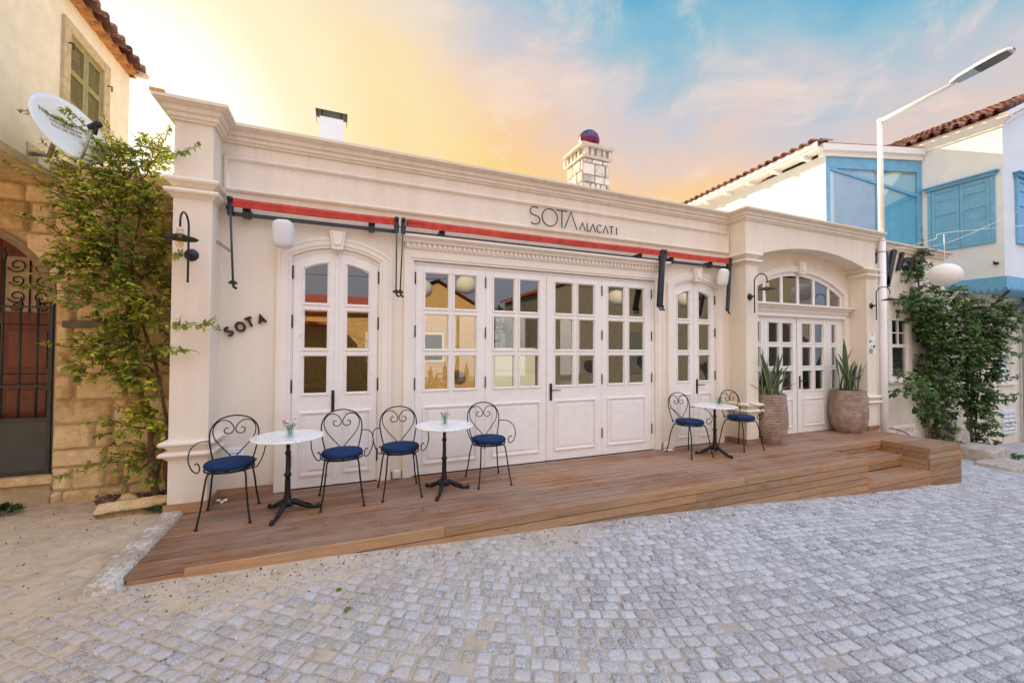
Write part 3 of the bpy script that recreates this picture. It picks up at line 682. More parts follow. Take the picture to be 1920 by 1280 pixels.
door_leaf(4.779, 5.2145, 2.45, [(4.862, 5.112)], RA, (4.850, 5.130, .13, .818), arcp=A3, hinges=[(4.776, z) for z in (.30, 1.10, 1.80, 2.33)])
door_leaf(5.2155, 5.651, 2.45, [(5.302, 5.550)], RA, (5.288, 5.570, .13, .818), arcp=A3, handle=(5.262, 'lever'), hinges=[(5.655, z) for z in (.30, 1.10, 1.80, 2.33)])
mm = MB(); mm.box(5.197, 5.233, YF-.012, YF-.001, .02, 2.545); rp(mm, 'astragal', PAINT)
for cx in (-.07, 5.215):
    mm = MB()
    def ln(h, r): return [(cx-h, .004)]+arc(cx, AZ0, r, cx-h, cx+h, 26)+[(cx+h, .004)]
    mm.band(ln(.4505, ROP-.001), ln(.437, RL+.002), YF-.004, YF+.05); rp(mm, 'door_frame', PAINT)
ER = [(1.650, 2.015), (1.216, 1.580), (0.777, 1.146)]
for a, b_, cs, hd in ((6.85, 7.71, [(6.940, 7.220), (7.300, 7.580)], None), (7.71, 8.57, [(7.840, 8.120), (8.205, 8.465)], 'lever')):
    door_leaf(a, b_, 2.118, cs, ER, (cs[0][0]+.01, cs[1][1]-.01, .12, .63), handle=(7.770, 'lever') if hd else None, label='white glazed entrance door leaf')
mm = MB(); mm.box(7.697, 7.725, YF-.016, YF-.0085, .02, 2.11); mm.box(6.462, 6.50, YF-.004, YF+.05, .004, 2.12); mm.box(9.00, 9.058, YF-.004, YF+.05, .004, 2.12); rp(mm, 'door_frame', PAINT)
for a, b_, cs in ((6.50, 6.849, [(6.605, 6.745)]), (8.571, 9.00, [(8.70, 8.852)])):
    door_leaf(a, b_, 2.118, cs, ER, (cs[0][0]-.02, cs[0][1]+.03, .12, .63), name='side_light')
# fanlight
mm = MB()
def ln(h, r, z=2.335): return [(FCX-h, z)]+arc(FCX, FCZ, r, FCX-h, FCX+h, 40)+[(FCX+h, z)]
mm.band(ln(1.298, FR-.001), ln(1.238, FR-.07), YF-.004, YF+.045); mm.box(FCX-1.238, FCX+1.238, YF-.002, YF+.045, 2.335, 2.372)
for x in (6.86, 7.31, 7.76, 8.21, 8.65):
    zt = FCZ+math.sqrt((FR-.068)**2-(x-FCX)**2); mm.box(x-.032, x+.032, YF+.002, YF+.04, 2.372, zt)
edges = [FCX-1.238]+[6.86, 7.31, 7.76, 8.21, 8.65]+[FCX+1.238]
fan = rp(mm, 'fanlight', PAINT)
mg = MB()
for i in range(6):
    a = edges[i]+(.032 if i else 0); b_ = edges[i+1]-(.032 if i < 5 else 0)
    pl = [(a, 2.372)]+arc(FCX, FCZ, FR-.07, a, b_, 8)+[(b_, 2.372)]; mg.add([(x, YF+.02, z) for x, z in pl], [tuple(range(len(pl)))])
    bead = [(x, z-.012) for x, z in arc(FCX, FCZ, FR-.072, a+.012, b_-.012, 8)]
    mm = MB()
rp(mg, 'glass_panes', GLASS, fan)
# windows of the side wall
mm = MB(); ring_box(mm, 10.70, 11.24, .97, 2.16, .04, W0-.0, W0+.06); mm.box(10.70, 11.24, W0+.005, W0+.055, 1.585, 1.655); mm.box(10.955, 10.985, W0+.01, W0+.05, 1.655, 2.16); mm.box(10.70, 11.24, W0+.012, W0+.048, 1.885, 1.91)
sw = rp(mm, 'window', PAINT)
mg = MB(); mg.add([(10.70, W0+.03, .97), (10.70, W0+.03, 2.16), (11.24, W0+.03, 2.16), (11.24, W0+.03, .97)], [(0, 1, 2, 3)]); rp(mg, 'glass_panes', GLASS, sw)
mg = MB()
for i in range(26): z = .98+i*.0235; mg.add([(10.71, W0+.036, z), (11.23, W0+.036, z), (11.23, W0+.050, z+.018), (10.71, W0+.050, z+.018)], [(0, 1, 2, 3)])
rp(mg, 'blind_or_tint', mat('blind_or_tint', (0.30, 0.30, 0.32), rough=.6), sw)
mm = MB()
def ln(h, r, z): return [(10.97-h, z)]+arc(10.97, 2.20-.70+.14, .70, 10.97-h, 10.97+h, 16)+[(10.97+h, z)]
mm.band(ln(.44, .80, .90), ln(.31, .67, .90), W0-.025, W0); mm.prism([(10.93, 2.36), (10.90, 2.56), (11.04, 2.56), (11.01, 2.36)], W0-.06, W0-.003); mm.box(10.50, 11.44, W0-.06, W0, .84, .899)
rp(mm, 'window_surround', TRIM)
mm = MB(); ring_box(mm, 10.72, 11.42, -.42, -.12, .06, W0-.03, W0); mm.obox((11.07, W0-.05, -.30), Vector((1,0,0)), Vector((0, 1, 0)), Vector((0, -.35, 1)).normalized(), .34, .012, .11); rp(mm, 'cellar_window', WHITE)
# wall vent
mm = MB(); ring_box(mm, -1.055, -.955, .385, .47, .02, W0-.012, W0)
for i in range(3): mm.obox((-1.005, W0-.012, .402+i*.027), Vector((1,0,0)), Vector((0,1,.6)).normalized(), Vector((0,-.6,1)).normalized(), .05, .011, .003)
rp(mm, 'wall_vent', WHITE)
# chimneys
mm = MB(); mm.box(-.325, -.035, 6.0, 6.2, 3.7, 4.62); ch = rp(mm, 'chimney', HOUSEW); ch['label'] = 'plain white chimney with thin metal cap'
mm = MB(); mm.prism([(-.365, 4.62), (-.372, 4.700), (.012, 4.700), (.005, 4.62), (.010, 4.62), (.018, 4.706), (-.378, 4.706), (-.370, 4.62)], 5.985, 6.20); 
for a in (-.30, -.06): mm.tube([(a, 6.03, 4.62), (a, 6.03, 4.715)], .008, 6)
rp(mm, 'chimney_cap', BLACK, ch)
CX0, CX1, CY0, CY1 = 4.40, 5.06, 7.0, 7.66
mm = MB(); mm.box(CX0+.05, CX1-.05, CY0+.05, CY1-.05, 3.7, 5.37); mm.box(CX0-.03, CX1+.03, CY0-.03, CY1+.03, 5.375, 5.43); mm.box(CX0-.06, CX1+.06, CY0-.06, CY1+.06, 5.60, 5.665)
mm.box(CX0+.05, CX1-.05, CY0+.05, CY1-.05, 5.43, 5.60)
ch2 = rp(mm, 'chimney', CHMO, bevel=.008); ch2['label'] = 'white stone chimney with slab top'
st = MB(); rs = random.Random(5)
def stone_face(org, ux, nrm, wid, z0, z1, ch_=(.07, .24)):
    z = z0
    while z < z1-.04:
        h = min(rs.uniform(*ch_), z1-z); x = 0.0
        while x < wid-.02:
            b_ = min(rs.uniform(.10, .30), wid-x)
            if wid-x-b_ < .07: b_ = wid-x
            st.cur = rs.random(); c_ = Vector(org)+Vector(ux)*(x+b_/2)+Vector((0,0,z+h/2)); jx = rs.uniform(.0, .012)
            st.obox(c_-Vector(nrm)*.02, Vector(ux), Vector(nrm), Vector((0,0,1)), b_/2-.009-jx, .045+rs.random()*.012, h/2-.009-jx/2); x += b_
        z += h
stone_face((CX0+.01, CY0+.02, 0), (1, 0, 0), (0, -1, 0), CX1-CX0-.02, 3.7, 5.36)
stone_face((CX0+.02, CY1-.01, 0), (0, -1, 0), (-1, 0, 0), CY1-CY0-.02, 3.7, 5.36)
for k in range(5):
    x = CX0+.04+k*.145; st.cur = rs.random(); st.box(x, x+.105-.03*(k % 2), CY0+.0, CY0+.1, 5.432, 5.598)
    y = CY0+.04+k*.145; st.cur = rs.random(); st.box(CX0+.0, CX0+.1, y+.11, y+.185, 5.432, 5.598)
rp(st, 'stones', CHST, ch2, bevel=.012)
mm = MB(); cwl = []
for i in range(11):
    ph = -PI/2+PI*i/10; cwl.append((max(.225*math.cos(ph), 0.0), 5.885+.225*math.sin(ph)))
seg = 32; vs = []
for r_, z in cwl:
    for k in range(seg): A = 2*PI*k/seg; rr = r_*(1+.03*(k % 2)); vs.append((4.72+rr*math.cos(A), 7.3+rr*math.sin(A), z))
mm.add(vs, [(i*seg+k, i*seg+(k+1) % seg, (i+1)*seg+(k+1) % seg, (i+1)*seg+k) for i in range(10) for k in range(seg)])
mm.tube([(4.72, 7.3, 6.10), (4.72, 7.3, 6.125)], .035)
rp(mm, 'chimney_cowl', mat('cowl_metal', (0.10, 0.05, 0.09), rough=.35, metal=.6, extra=lambda b, p, co, col: link(b, b.ramp(b.n('ShaderNodeSeparateXYZ', {0: b.n('ShaderNodeTexCoord').outputs['Generated']}).outputs[2], [(0.3, (0.22, 0.02, 0.06)), (0.75, (0.02, 0.06, 0.12))]), p.inputs['Base Color'])), ch2)
# interior shell
mm = MB(); mm.box(-1.33, 12.7, 5.086, 9.475, -.05, -.004); rp(mm, 'floor', INFLOOR)
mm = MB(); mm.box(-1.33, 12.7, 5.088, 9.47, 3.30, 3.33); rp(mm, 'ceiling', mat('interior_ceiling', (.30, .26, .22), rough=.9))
mm = MB(); mm.box(5.85, 5.95, 5.10, 9.47, 0, 3.3); mm.box(-1.33, -.9, 7.6, 9.47, 0, 3.3); mm.box(-.9, .95, 8.6, 8.75, 0, 3.3); rp(mm, 'partition', DARKROOM)
for a in (.1, 1.3, 2.5, 3.4, 4.3, 5.2, 6.6): 
    mm = MB(); mm.box(a-.03, a+.03, 9.42, 9.50, .85, 2.35); rp(mm, 'window_post', BAR)
#@@PART3
# ------------------------------------------------------------------ deck
deck = thing('wooden_deck', 'long raised wooden terrace deck of brown boards with corner steps', 'deck', (3, 3.49, 0))
def dp(mb, name, mt, parent=None, **k):
    o = mb.build(name, mt, None, **k); par = parent or deck; o.parent = par
    off = Vector(par.location) + (Vector(par.parent.location) if par.parent else Vector()); o.location = -off; return o
rd = random.Random(3)
DY0, SX0, SX1, SY = 3.49, 6.84, 8.45, 4.115
mb = MB(); y = DY0; pitch = .0985
def planks(mb, x0, x1, y0, y1, z, xl=None):
    """boards along X with small gaps and end joints"""
    y = y0
    while y < y1-.02:
        ye = min(y+pitch-.009, y1); x = x0; first = True
        while x < x1-.05:
            L = rd.uniform(1.6, 3.4) if first else rd.uniform(2.4, 3.6); first = False; xe = min(x+L, x1)
            if x1-xe < .5: xe = x1
            mb.cur = rd.random(); dz = rd.uniform(-.0015, .0015)
            mb.box(x, xe-.003, y, ye, z-.03, z+dz); x = xe
        y += pitch
planks(mb, -1.317, 9.385, SY, 4.962, 0)          # rows behind the steps
planks(mb, -1.317, SX0, DY0, SY-.006, 0); planks(mb, SX1, 9.385, DY0, SY-.006, 0)
planks(mb, 6.235, 9.195, 4.965, 4.988, 0)
dp(mb, 'deck_boards', DECK, bevel=.0025)
mb = MB(); pitch = .0905; planks(mb, SX0+.002, SX1-.002, 3.818, SY-.022, -.168); pitch = .1040; planks(mb, SX0+.002, SX1-.002, DY0+.0, 3.806, -.352); dp(mb, 'step_treads', DECK, bevel=.0025)
def fascia(mb, x0, x1, y, z0f, ztop, face=-1, axis='x', hh=.091):
    """horizontal boards on a vertical face, clipped to the ground line"""
    z = ztop
    k = 0
    while z > z0f:
        zb = z-hh+.007; x = x0
        while x < x1-.02:
            xe = min(x+rd.uniform(1.1, 2.8), x1)
            if x1-xe < .3: xe = x1
            mb.cur = rd.random(); d = rd.uniform(0, .003)
            if axis == 'x':
                za = min(gz(x, y), gz(xe, y))-.03
                if z > za: mb.box(x, xe-.003, y-.001-d, y+.024, max(zb, za), z-.001)
            else: mb.box(y-.022, y+.001+d, x, xe-.003, zb, z-.001)
            x = xe
        z -= hh; k += 1
mb = MB()
fascia(mb, -1.317+.33, SX0, DY0-.024, -.75, -.0005); fascia(mb, SX0, SX1, DY0-.024, -.80, -.3525); fascia(mb, SX1, 9.385, DY0-.024, -.85, -.0005)
mb.cur = .3; mb.box(-1.30, -.99, DY0-.012, DY0+.012, -.10, -.032)
fascia(mb, SX0, SX1, SY-.024, -.165, -.0005); fascia(mb, SX0, SX1, 3.801, -.35, -.1685)
f_ = dp(mb, 'front_boards', FASC, bevel=.002)
mb = MB()
for i in range(4): mb.cur = rd.random(); mb.box(SX1-.02, SX1+.002, DY0-.0, SY-.026, -.0005-.091*(i+1)+.004, -.0015-.091*i)
dp(mb, 'side_boards', FASC, bevel=.002); mb = MB()
for i in range(9): mb.cur = rd.random(); mb.box(9.385, 9.409, DY0-.024, 4.66, -.0005-.091*(i+1)+.004, -.0015-.091*i)
dp(mb, 'side_boards', FASC, bevel=.002); mb = MB()
for i in range(4): mb.cur = rd.random(); mb.box(SX0-.0, SX0+.022, DY0+.003, SY-.03, -.0005-.091*(i+1)+.004, -.0015-.091*i-.03*(i == 0))
dp(mb, 'side_boards', FASC, bevel=.002)
# whitewashed kerb stone along the end of the deck
mb = MB(); nx, ny = 10, 60; a0, b0 = Vector((-1.31, 4.80)), Vector((-1.295, 3.375)); vs = []
for j in range(ny+1):
    t = j/ny; c = a0.lerp(b0, t)
    wd = .175+.03*t+.015*noise.noise(Vector((t*4, 1, 0))); ht = .0+.02*noise.noise(Vector((t*6, 3, 0)))
    for i in range(nx+1):
        u = i/nx; e = min(u, 1-u)*2; prof = min(1, (e/.16))**.6 if e < .16 else 1
        endf = min(1, min(t, 1-t)/.03)**.5
        x = c.x-wd*(1-u) - .012; gzv = gz(x, c.y)-.03
        z = gzv + ((ht+.028 - gzv)*prof)*endf + .005*noise.noise(Vector((u*5, t*22, 7)))+.008*noise.noise(Vector((u*2, t*9, 2)))*prof
        vs.append((x+.01*noise.noise(Vector((t*20, u*3, 4))), c.y+.012*noise.noise(Vector((u*6, 9, t*3))), z))
mb.add(vs, [(j*(nx+1)+i, j*(nx+1)+i+1, (j+1)*(nx+1)+i+1, (j+1)*(nx+1)+i) for j in range(ny) for i in range(nx)], True)
def x_kerb(b, p, co, col):
    n_ = b.noise(co, 5, 6, 0.7).outputs[0]; f = b.noise(co, 40, 6, 0.75).outputs[0]
    c = b.ramp(f, [(.3, (.34, .27, .19)), (.6, (.56, .47, .36))])
    c = b.mix(b.ramp(b.math('ADD', n_, b.math('MULTIPLY', f, .35)), [(.66, 0.0), (.80, .75)]), c, (.78, .75, .72)); link(b, c, p.inputs['Base Color'])
    link(b, b.n('ShaderNodeBump', {'Strength': .8, 'Distance': .015, 'Height': f}).outputs[0], p.inputs['Normal'])
k_ = mb.build('kerb_stone', mat('kerb', rough=.95, extra=x_kerb, spec=.1), fixn=False)
tag(k_, 'rough whitewashed kerb stone running along the left end of the deck', 'kerb')

# ------------------------------------------------------------------ awnings
def awning(x0, x1, arms, label, boxes, thick=False):
    t = thing('awning', label, 'awning', ((x0+x1)/2, W0, 2.95), group='retracted red awnings over the doors'); ox = -t.location
    def part(mb, name, mt, par=None, **k):
        o = mb.build(name, mt, None, **k); o.parent = par or t; o.location = ox if par is None else (0, 0, 0); return o
    rr = .036; Yr, Zr = 4.835, 2.972; n = 40; pts = [(x0+(x1-x0)*i/n, Yr, Zr-.009*math.sin(PI*i/n)) for i in range(n+1)]
    mb = MB(); seg = 14; vs = []
    for i, p in enumerate(pts):
        for k in range(seg):
            A = 2*PI*k/seg; r_ = rr*(1+.16*noise.noise(Vector((p[0]*2.2, k*.9, 1)))+(.25 if k in (10, 11) else 0))
            vs.append((p[0], p[1]+r_*math.cos(A), p[2]+r_*1.05*math.sin(A)))
    mb.add(vs, [(i*seg+k, i*seg+(k+1) % seg, (i+1)*seg+(k+1) % seg, (i+1)*seg+k) for i in range(n) for k in range(seg)]+[tuple(range(seg-1, -1, -1)), tuple(n*seg+k for k in range(seg))], True)
    mb.box(x0+.01, x1-.01, Yr-.036, Yr-.030, Zr-.062, Zr-.02)
    part(mb, 'rolled_canvas', AWN)
    mb = MB(); mb.box(x0-.03, x1+.02, 4.855, 4.89, 2.842, 2.877); part(mb, 'torsion_bar', BAR, bevel=.003)
    for bx in boxes:
        mb = MB(); mb.box(bx-.032, bx+.032, 4.842, W0-.002, 2.872, 2.915); mb.box(bx-.035, bx+.035, 4.84, 4.854, 2.835, 2.92); mb.ball((bx, 4.838, 2.893), .010, 8, 6); mb.box(bx-.03, bx+.03, 4.842, 4.90, 2.825, 2.84); part(mb, 'bracket', BLACK)
    for (xa, xb, wd) in arms:
        mb = MB(); yt, yb = 4.80, 4.74
        if wd < .02: mb.tube([(xa, yt, 2.99), (xb, yb, 2.16)], wd, 8)
        else: mb.obox(((xa+xb)/2, (yt+yb)/2, 2.575), Vector((1, 0, 0)), Vector((0, 1, 0)), Vector((xb-xa, yb-yt, -.83)).normalized(), wd, .022, .425)
        a = part(mb, 'arm', BLACK if wd > .02 else BAR, bevel=.003 if wd > .02 else 0)
        mb = MB(); mb.box(xa-.022, xa+.022, 4.79, 4.86, 2.83, 3.005); mb.ball((xa, 4.79, 2.985), .026, 10, 8); mb.tube([(xa-.03, 4.80, 2.90), (xa+.03, 4.80, 2.90)], .015); part(mb, 'arm_joint', BLACK, a)
        mb = MB(); mb.box(xb-.02, xb+.02, yb-.02, yb+.02, 2.135, 2.165); mb.tube([(xb-.035, yb, 2.145), (xb+.035, yb, 2.145)], .012, 8); mb.tube([(xb, yb, 2.15), (xb+.01, yb-.012, 2.105), (xb+.035, yb-.02, 2.09)], .013, 8); part(mb, 'arm_foot', BLACK, a)
    return t
awning(-1.06, .540, [(-1.055, -1.005, .010), (.548, .540, .008)], 'retracted red awning over the left arched door', [-.92, .28])
awning(.660, 4.385, [(.622, .585, .008), (4.395, 4.275, .030)], 'long retracted red awning over the wide folding doors', [1.08, 4.02])
awning(4.47, 5.80, [(4.447, 4.33, .014), (5.80, 5.66, .020)], 'short retracted red awning over the narrow arched door', [4.62, 5.42])
mb = MB(); mb.tube([(XL+.002, 4.80, 2.56), (-1.10, 4.83, 2.52), (-1.04, 4.80, 2.47)], .004, 6); mb.tube([(XL+.002, 4.80, 2.535), (-1.10, 4.825, 2.50), (-1.045, 4.80, 2.455)], .004, 6)
tag(mb.build('cable', BLACK), 'thin loose cable between left column and awning arm', 'cable')

# ------------------------------------------------------------------ speakers
def speaker(loc, rz, tilt, label, mirror=1):
    t = thing('wall_speaker', label, 'speaker', loc, group='white wall speakers under the awnings'); M_ = Matrix.Rotation(rz, 3, 'Z') @ Matrix.Rotation(tilt, 3, 'X')
    mb = MB(); mb.ball((0, 0, 0), 1, 24, 14, (.098, .072, .145), .55, M=M_); b_ = mb.build('speaker_body', SPK, t)
    mb = MB(); mb.ball((M_ @ Vector((0, -.036, 0))), 1, 24, 14, (.092, .050, .138), .55, M=M_); mb.build('speaker_grille', SPKG, t)
    mb = MB(); mb.prism([(-.009, -.100), (.009, -.100), (0, -.088)], -.0795, -.078); o = mb.build('badge', WHITE, t); o.rotation_euler = M_.to_euler()
    mb = MB(); q = M_ @ Vector((0, .05, 0)); mb.tube([q, q+Vector((0, .06, 0))], .016); 
    wy = W0-loc[1]; mb.box(-.03, .03, wy-.012, wy-.001, -.05, .05); mb.tube([q+Vector((0, .05, 0)), (0, wy-.01, 0)], .014); mb.build('speaker_bracket', SPK, t)
    return t
speaker((-.575, 4.72, 2.665), R(-6), R(4), 'white rounded wall speaker beside the left arched door')
speaker((5.60, 4.78, 2.665), R(34), R(8), 'white rounded wall speaker turned outwards beside the portico column')

# ------------------------------------------------------------------ wall lamps
def wall_lamp(x, label, first=None):
    if first: t = copy_tree(first)
    else:
        t = thing('wall_lamp', '', 'wall lamp', (0, 0, 0))
        mb = MB(); Mx = Matrix.Rotation(R(90), 3, 'X'); mb.lathe([(.0, .030), (.020, .030), (.034, .022), (.052, .012), (.058, .0), (.0, .0)], (0, 0, 2.37), 24, Mx)
        mb.tube([(0, -.02, 2.37), (0, -.085, 2.37)], .010); mb.ball((0, -.05, 2.37), .018, 12, 8); mb.build('wall_mount', BLACK, t)
        pts = [(0, -.085, 2.115), (0, -.085, 2.60)]+[(0, -.085-.106*(1-math.cos(a)), 2.60+.108*math.sin(a)) for a in [PI*k/12 for k in range(1, 12)]]+[(0, -.297, 2.60), (0, -.297, 2.545)]
        mb = MB(); mb.tube(pts, .0085, 10); mb.ball((0, -.085, 2.112), .012, 10, 6); mb.build('arm', BLACK, t)
        mb = MB(); mb.lathe([(.018, .066), (.026, .060), (.026, .035), (.022, .030), (.030, .020), (.030, .004), (.016, .0)], (0, -.297, 2.482), 20); mb.build('socket', CERAM, t)
        mb = MB(); mb.lathe([(.030, .010), (.045, .004), (.125, -.020), (.132, -.024), (.130, -.027), (.120, -.024), (.044, .0), (.028, .006)], (0, -.297, 2.478), 36); mb.build('lamp_shade', BLACK, t)
        mb = MB(); mb.lathe([(.013, .0), (.014, -.018), (.024, -.045), (.031, -.070), (.028, -.092), (.015, -.108), (.0, -.112)], (0, -.297, 2.482), 20); bu = mb.build('bulb', BULB, t)
        mb = MB(); mb.lathe([(.014, 0), (.015, -.022)], (0, -.297, 2.488), 12)
        for k in range(6): A = 2*PI*k/6; mb.tube([(.004*math.cos(A), -.297+.004*math.sin(A), 2.46), (.012*math.cos(A), -.297+.012*math.sin(A), 2.40)], .0012, 5)
        mb.build('filament', FILA, bu)
    t.location = (x, PF, 0); tag(t, label, 'wall lamp', 'black gooseneck wall lamps on the columns'); return t
l0 = wall_lamp(-1.315, 'gooseneck wall lamp on the left end column')
wall_lamp(6.045, 'gooseneck wall lamp on the column left of the entrance arch', l0)
wall_lamp(9.345, 'gooseneck wall lamp behind the white street light pole', l0)

# ------------------------------------------------------------------ lettering from strokes
def arcpts(cx, cz, rx, rz, a0, a1, n=14): return [(cx+rx*math.cos(R(a0+(a1-a0)*i/n)), cz+rz*math.sin(R(a0+(a1-a0)*i/n))) for i in range(n+1)]
GL = {'S': [arcpts(.34, .75, .27, .24, 50, 250, 14)[:-1]+arcpts(.33, .26, .29, .25, 85, -140, 16)], 'O': ['ring'], 'T': [[(0.0, 1), (.7, 1)], [(.35, 1), (.35, 0)]], 'V': [[(0, 0), (.34, 1), (.68, 0)]],
      'L': [[(.03, 1), (.03, 0), (.42, 0)]], 'C': [arcpts(.45, .5, .42, .5, 48, 312, 18)], 'I': [[(.0, 1), (.0, 0)]], 'A': [[(0, 0), (.36, 1), (.72, 0)], [(.13, .33), (.59, .33)]]}
def stroke_mesh(mb, pts, w_, y0, y1, closed=False):
    P = [Vector((a, 0, b_)) for a, b_ in pts]; n = len(P); L, Rr = [], []
    for i in range(n):
        a = P[i-1] if i or closed else P[0]; c = P[(i+1) % n] if i < n-1 or closed else P[i]
        d1 = (P[i]-a); d2 = (c-P[i]); d1 = d1.normalized() if d1.length else d2.normalized(); d2 = d2.normalized() if d2.length else d1
        n1 = Vector((-d1.z, 0, d1.x)); n2 = Vector((-d2.z, 0, d2.x)); m_ = n1+n2; m_ = m_/max(m_.dot(n1), .45) if m_.length else n1
        L.append(((P[i]+m_*w_/2).x, (P[i]+m_*w_/2).z)); Rr.append(((P[i]-m_*w_/2).x, (P[i]-m_*w_/2).z))
    mb.band(L, Rr, y0, y1, closed=closed)
def letter(ch, x, z, h, w_, y0, y1, wid=None, rot=0):
    mb = MB(); sx = wid if wid else h
    T_ = lambda a, b_: (a*sx, b_*h)
    for st_ in GL[ch]:
        if st_ == 'ring': stroke_mesh(mb, [T_(.47+.47*math.cos(2*PI*k/36), .5+.5*math.sin(2*PI*k/36)) for k in range(36)], w_, y0, y1, True)
        else: stroke_mesh(mb, [T_(*p) for p in st_], w_, y0, y1)
    return mb
def sign(name, label, org, specs, w_, y0, y1, mt):
    t = thing(name, label, 'sign', org)
    for ch, x, z, h, wid, rot in specs:
        mb = letter(ch, 0, 0, h, w_ if not isinstance(w_, dict) else w_.get(h, .01), y0, y1, wid); o = mb.build('letter', mt, t); o.location = (x-org[0], 0, z-org[2]); o.rotation_euler = (0, -R(rot), 0)
        for hx, hz in ((.3, .5), ):
            pass
    return t
SIGNM = mat('sign_metal', (.030, .030, .030), rough=.45, metal=.3)
H1, H2 = .235, .108
sign('shop_sign', 'thin dark metal letters SOTA ALACATI on the cream frieze', (2.25, W0-.045, 3.172),
     [('S', 2.255, 3.174, H1, .26, 0), ('O', 2.450, 3.174, H1, .245, 0), ('T', 2.668, 3.174, H1, .24, 0), ('V', 2.795, 3.174, H1, .285, 0),
      ('V', 3.033, 3.176, H2, .135, 0), ('L', 3.152, 3.176, H2, .12, 0), ('V', 3.205, 3.176, H2, .135, 0), ('C', 3.315, 3.176, H2, .105, 0), ('V', 3.420, 3.176, H2, .135, 0), ('T', 3.525, 3.176, H2, .115, 0), ('I', 3.655, 3.176, H2, .1, 0)],
     {H1: .013, H2: .012}, -.010, .0, SIGNM)
sign('wall_sign', 'small dark letters SOTA rising in an arc on the wall', (-1.09, W0-.022, 1.64),
     [('S', -1.082, 1.625, .086, .085, 28), ('O', -.990, 1.672, .088, .078, 27), ('T', -.905, 1.722, .090, .090, 24), ('A', -.808, 1.765, .084, .085, 18)], .020, -.012, .020, mat('bronze_letter', (.045, .028, .02), rough=.5, metal=.4))

# ------------------------------------------------------------------ cafe chairs
def chair_proto():
    t = thing('cafe_chair', '', 'chair'); r_ = .0058
    yb = lambda z: .165+(z-.45)*.20
    mb = MB(); hoop = [(-.150, 0, .445), (-.178, 0, .56), (-.196, 0, .68), (-.180, 0, .77), (-.125, 0, .835), (-.055, 0, .862), (0, 0, .868)]
    hp = hoop+[(-x, y, z) for x, y, z in hoop[-2::-1]]; hp = [(x, yb(z), z) for x, y, z in hp]; mb.tube(catmull(hp, 6), .0066, 8); mb.build('back_frame', IRON, t)
    mb = MB(); hs = [(0, .462), (.030, .515), (.095, .590), (.150, .665), (.168, .735), (.150, .795), (.105, .826), (.055, .820), (.018, .785), (.004, .748), (.016, .715), (.046, .703), (.074, .716), (.080, .742), (.064, .758), (.048, .752)]
    for s_ in (-1, 1): mb.tube(catmull([(s_*x+s_*.003, yb(z)-.004, z) for x, z in hs], 5), .0050, 7)
    mb.build('heart_scroll', IRON, t)
    for s_ in (-1, 1):
        mb = MB(); pts = [(.188, yb(.645), .645), (.235, .12, .662), (.268, .02, .655), (.280, -.08, .615), (.268, -.15, .545), (.235, -.165, .475), (.205, -.135, .448), (.198, -.115, .475), (.204, -.125, .515), (.214, -.145, .530), (.222, -.160, .520)]
        mb.tube(catmull([(s_*x, y, z) for x, y, z in pts], 6), .0052, 7); mb.build('armrest', IRON, t)
    mb = MB(); mb.tube([(.188*math.cos(2*PI*k/36), .188*math.sin(2*PI*k/36), .436) for k in range(36)], .0075, 7, closed=True); mb.tube([(.165*math.cos(2*PI*k/36), .165*math.sin(2*PI*k/36), .440) for k in range(36)], .004, 6, closed=True)
    mb.box(-.165, .165, -.012, .012, .436, .441); mb.box(-.012, .012, -.165, .165, .4355, .4405); mb.build('seat_frame', IRON, t)
    for sx, sy, fx, fy in ((-1, -1, .190, -.235), (1, -1, .190, -.235), (-1, 1, .205, .243), (1, 1, .205, .243)):
        mb = MB(); x0 = .118 if sy < 0 else .125; y0 = -.135 if sy < 0 else .135
        pts = [(sx*x0, y0, .434), (sx*(x0+.022), y0-.018*(1 if sy < 0 else -1), .415), (sx*(fx-.038), fy*.80, .30), (sx*(fx-.022), fy*.90, .15), (sx*(fx-.008), fy*.965, .06), (sx*fx, fy, .008)]
        mb.tube(catmull(pts, 5), .0078, 8); mb.lathe([(.009, .016), (.015, .008), (.015, .0), (.0, .0)], (sx*fx, fy, .001), 12); mb.build('leg', IRON, t)
    mb = MB(); k = 10; prof = [(0.0, .448)] + [(.176+.018*math.cos(-PI/2+PI*i/k), .4745+.026*math.sin(-PI/2+PI*i/k)) for i in range(k+1)] + [(.12, .505), (.05, .508), (0.0, .509)]
    mb.lathe(prof, (0, 0, 0), 40); mb.tube([(.195*math.cos(2*PI*k/40), .195*math.sin(2*PI*k/40), .475) for k in range(40)], .0022, 5, closed=True); cu = mb.build('seat_cushion', CUSH, t)
    mb = MB()
    for s_ in (-1, 1): mb.tube(catmull([(s_*.13, .13, .468), (s_*.155, .165, .455), (s_*.165, .175, .47), (s_*.15, .17, .48), (s_*.135, .15, .46)], 4), .003, 5)
    mb.build('tie', CUSH, cu); return t
ch0 = chair_proto()
CH = [(-.930, 4.395, R(3), 'iron heart back chair with blue cushion beside the left column'), (.005, 4.445, R(2), 'iron heart back chair with blue cushion to the right of the first table'),
      (.570, 4.478, R(-1), 'iron heart back chair with blue cushion just left of the middle table'), (1.560, 4.488, R(-1), 'iron heart back chair with blue cushion to the right of the middle table'),
      (4.655, 4.545, R(-2), 'iron heart back chair with blue cushion left of the table by the narrow door'), (5.715, 4.560, R(-5), 'iron heart back chair with blue cushion against the portico column by the left pot')]
for i, (x, y, rz, lb) in enumerate(CH):
    c = ch0 if i == 0 else copy_tree(ch0); c.location = (x, y, .0); c.rotation_euler = (0, 0, rz); tag(c, lb, 'chair', 'iron cafe chairs with blue cushions')
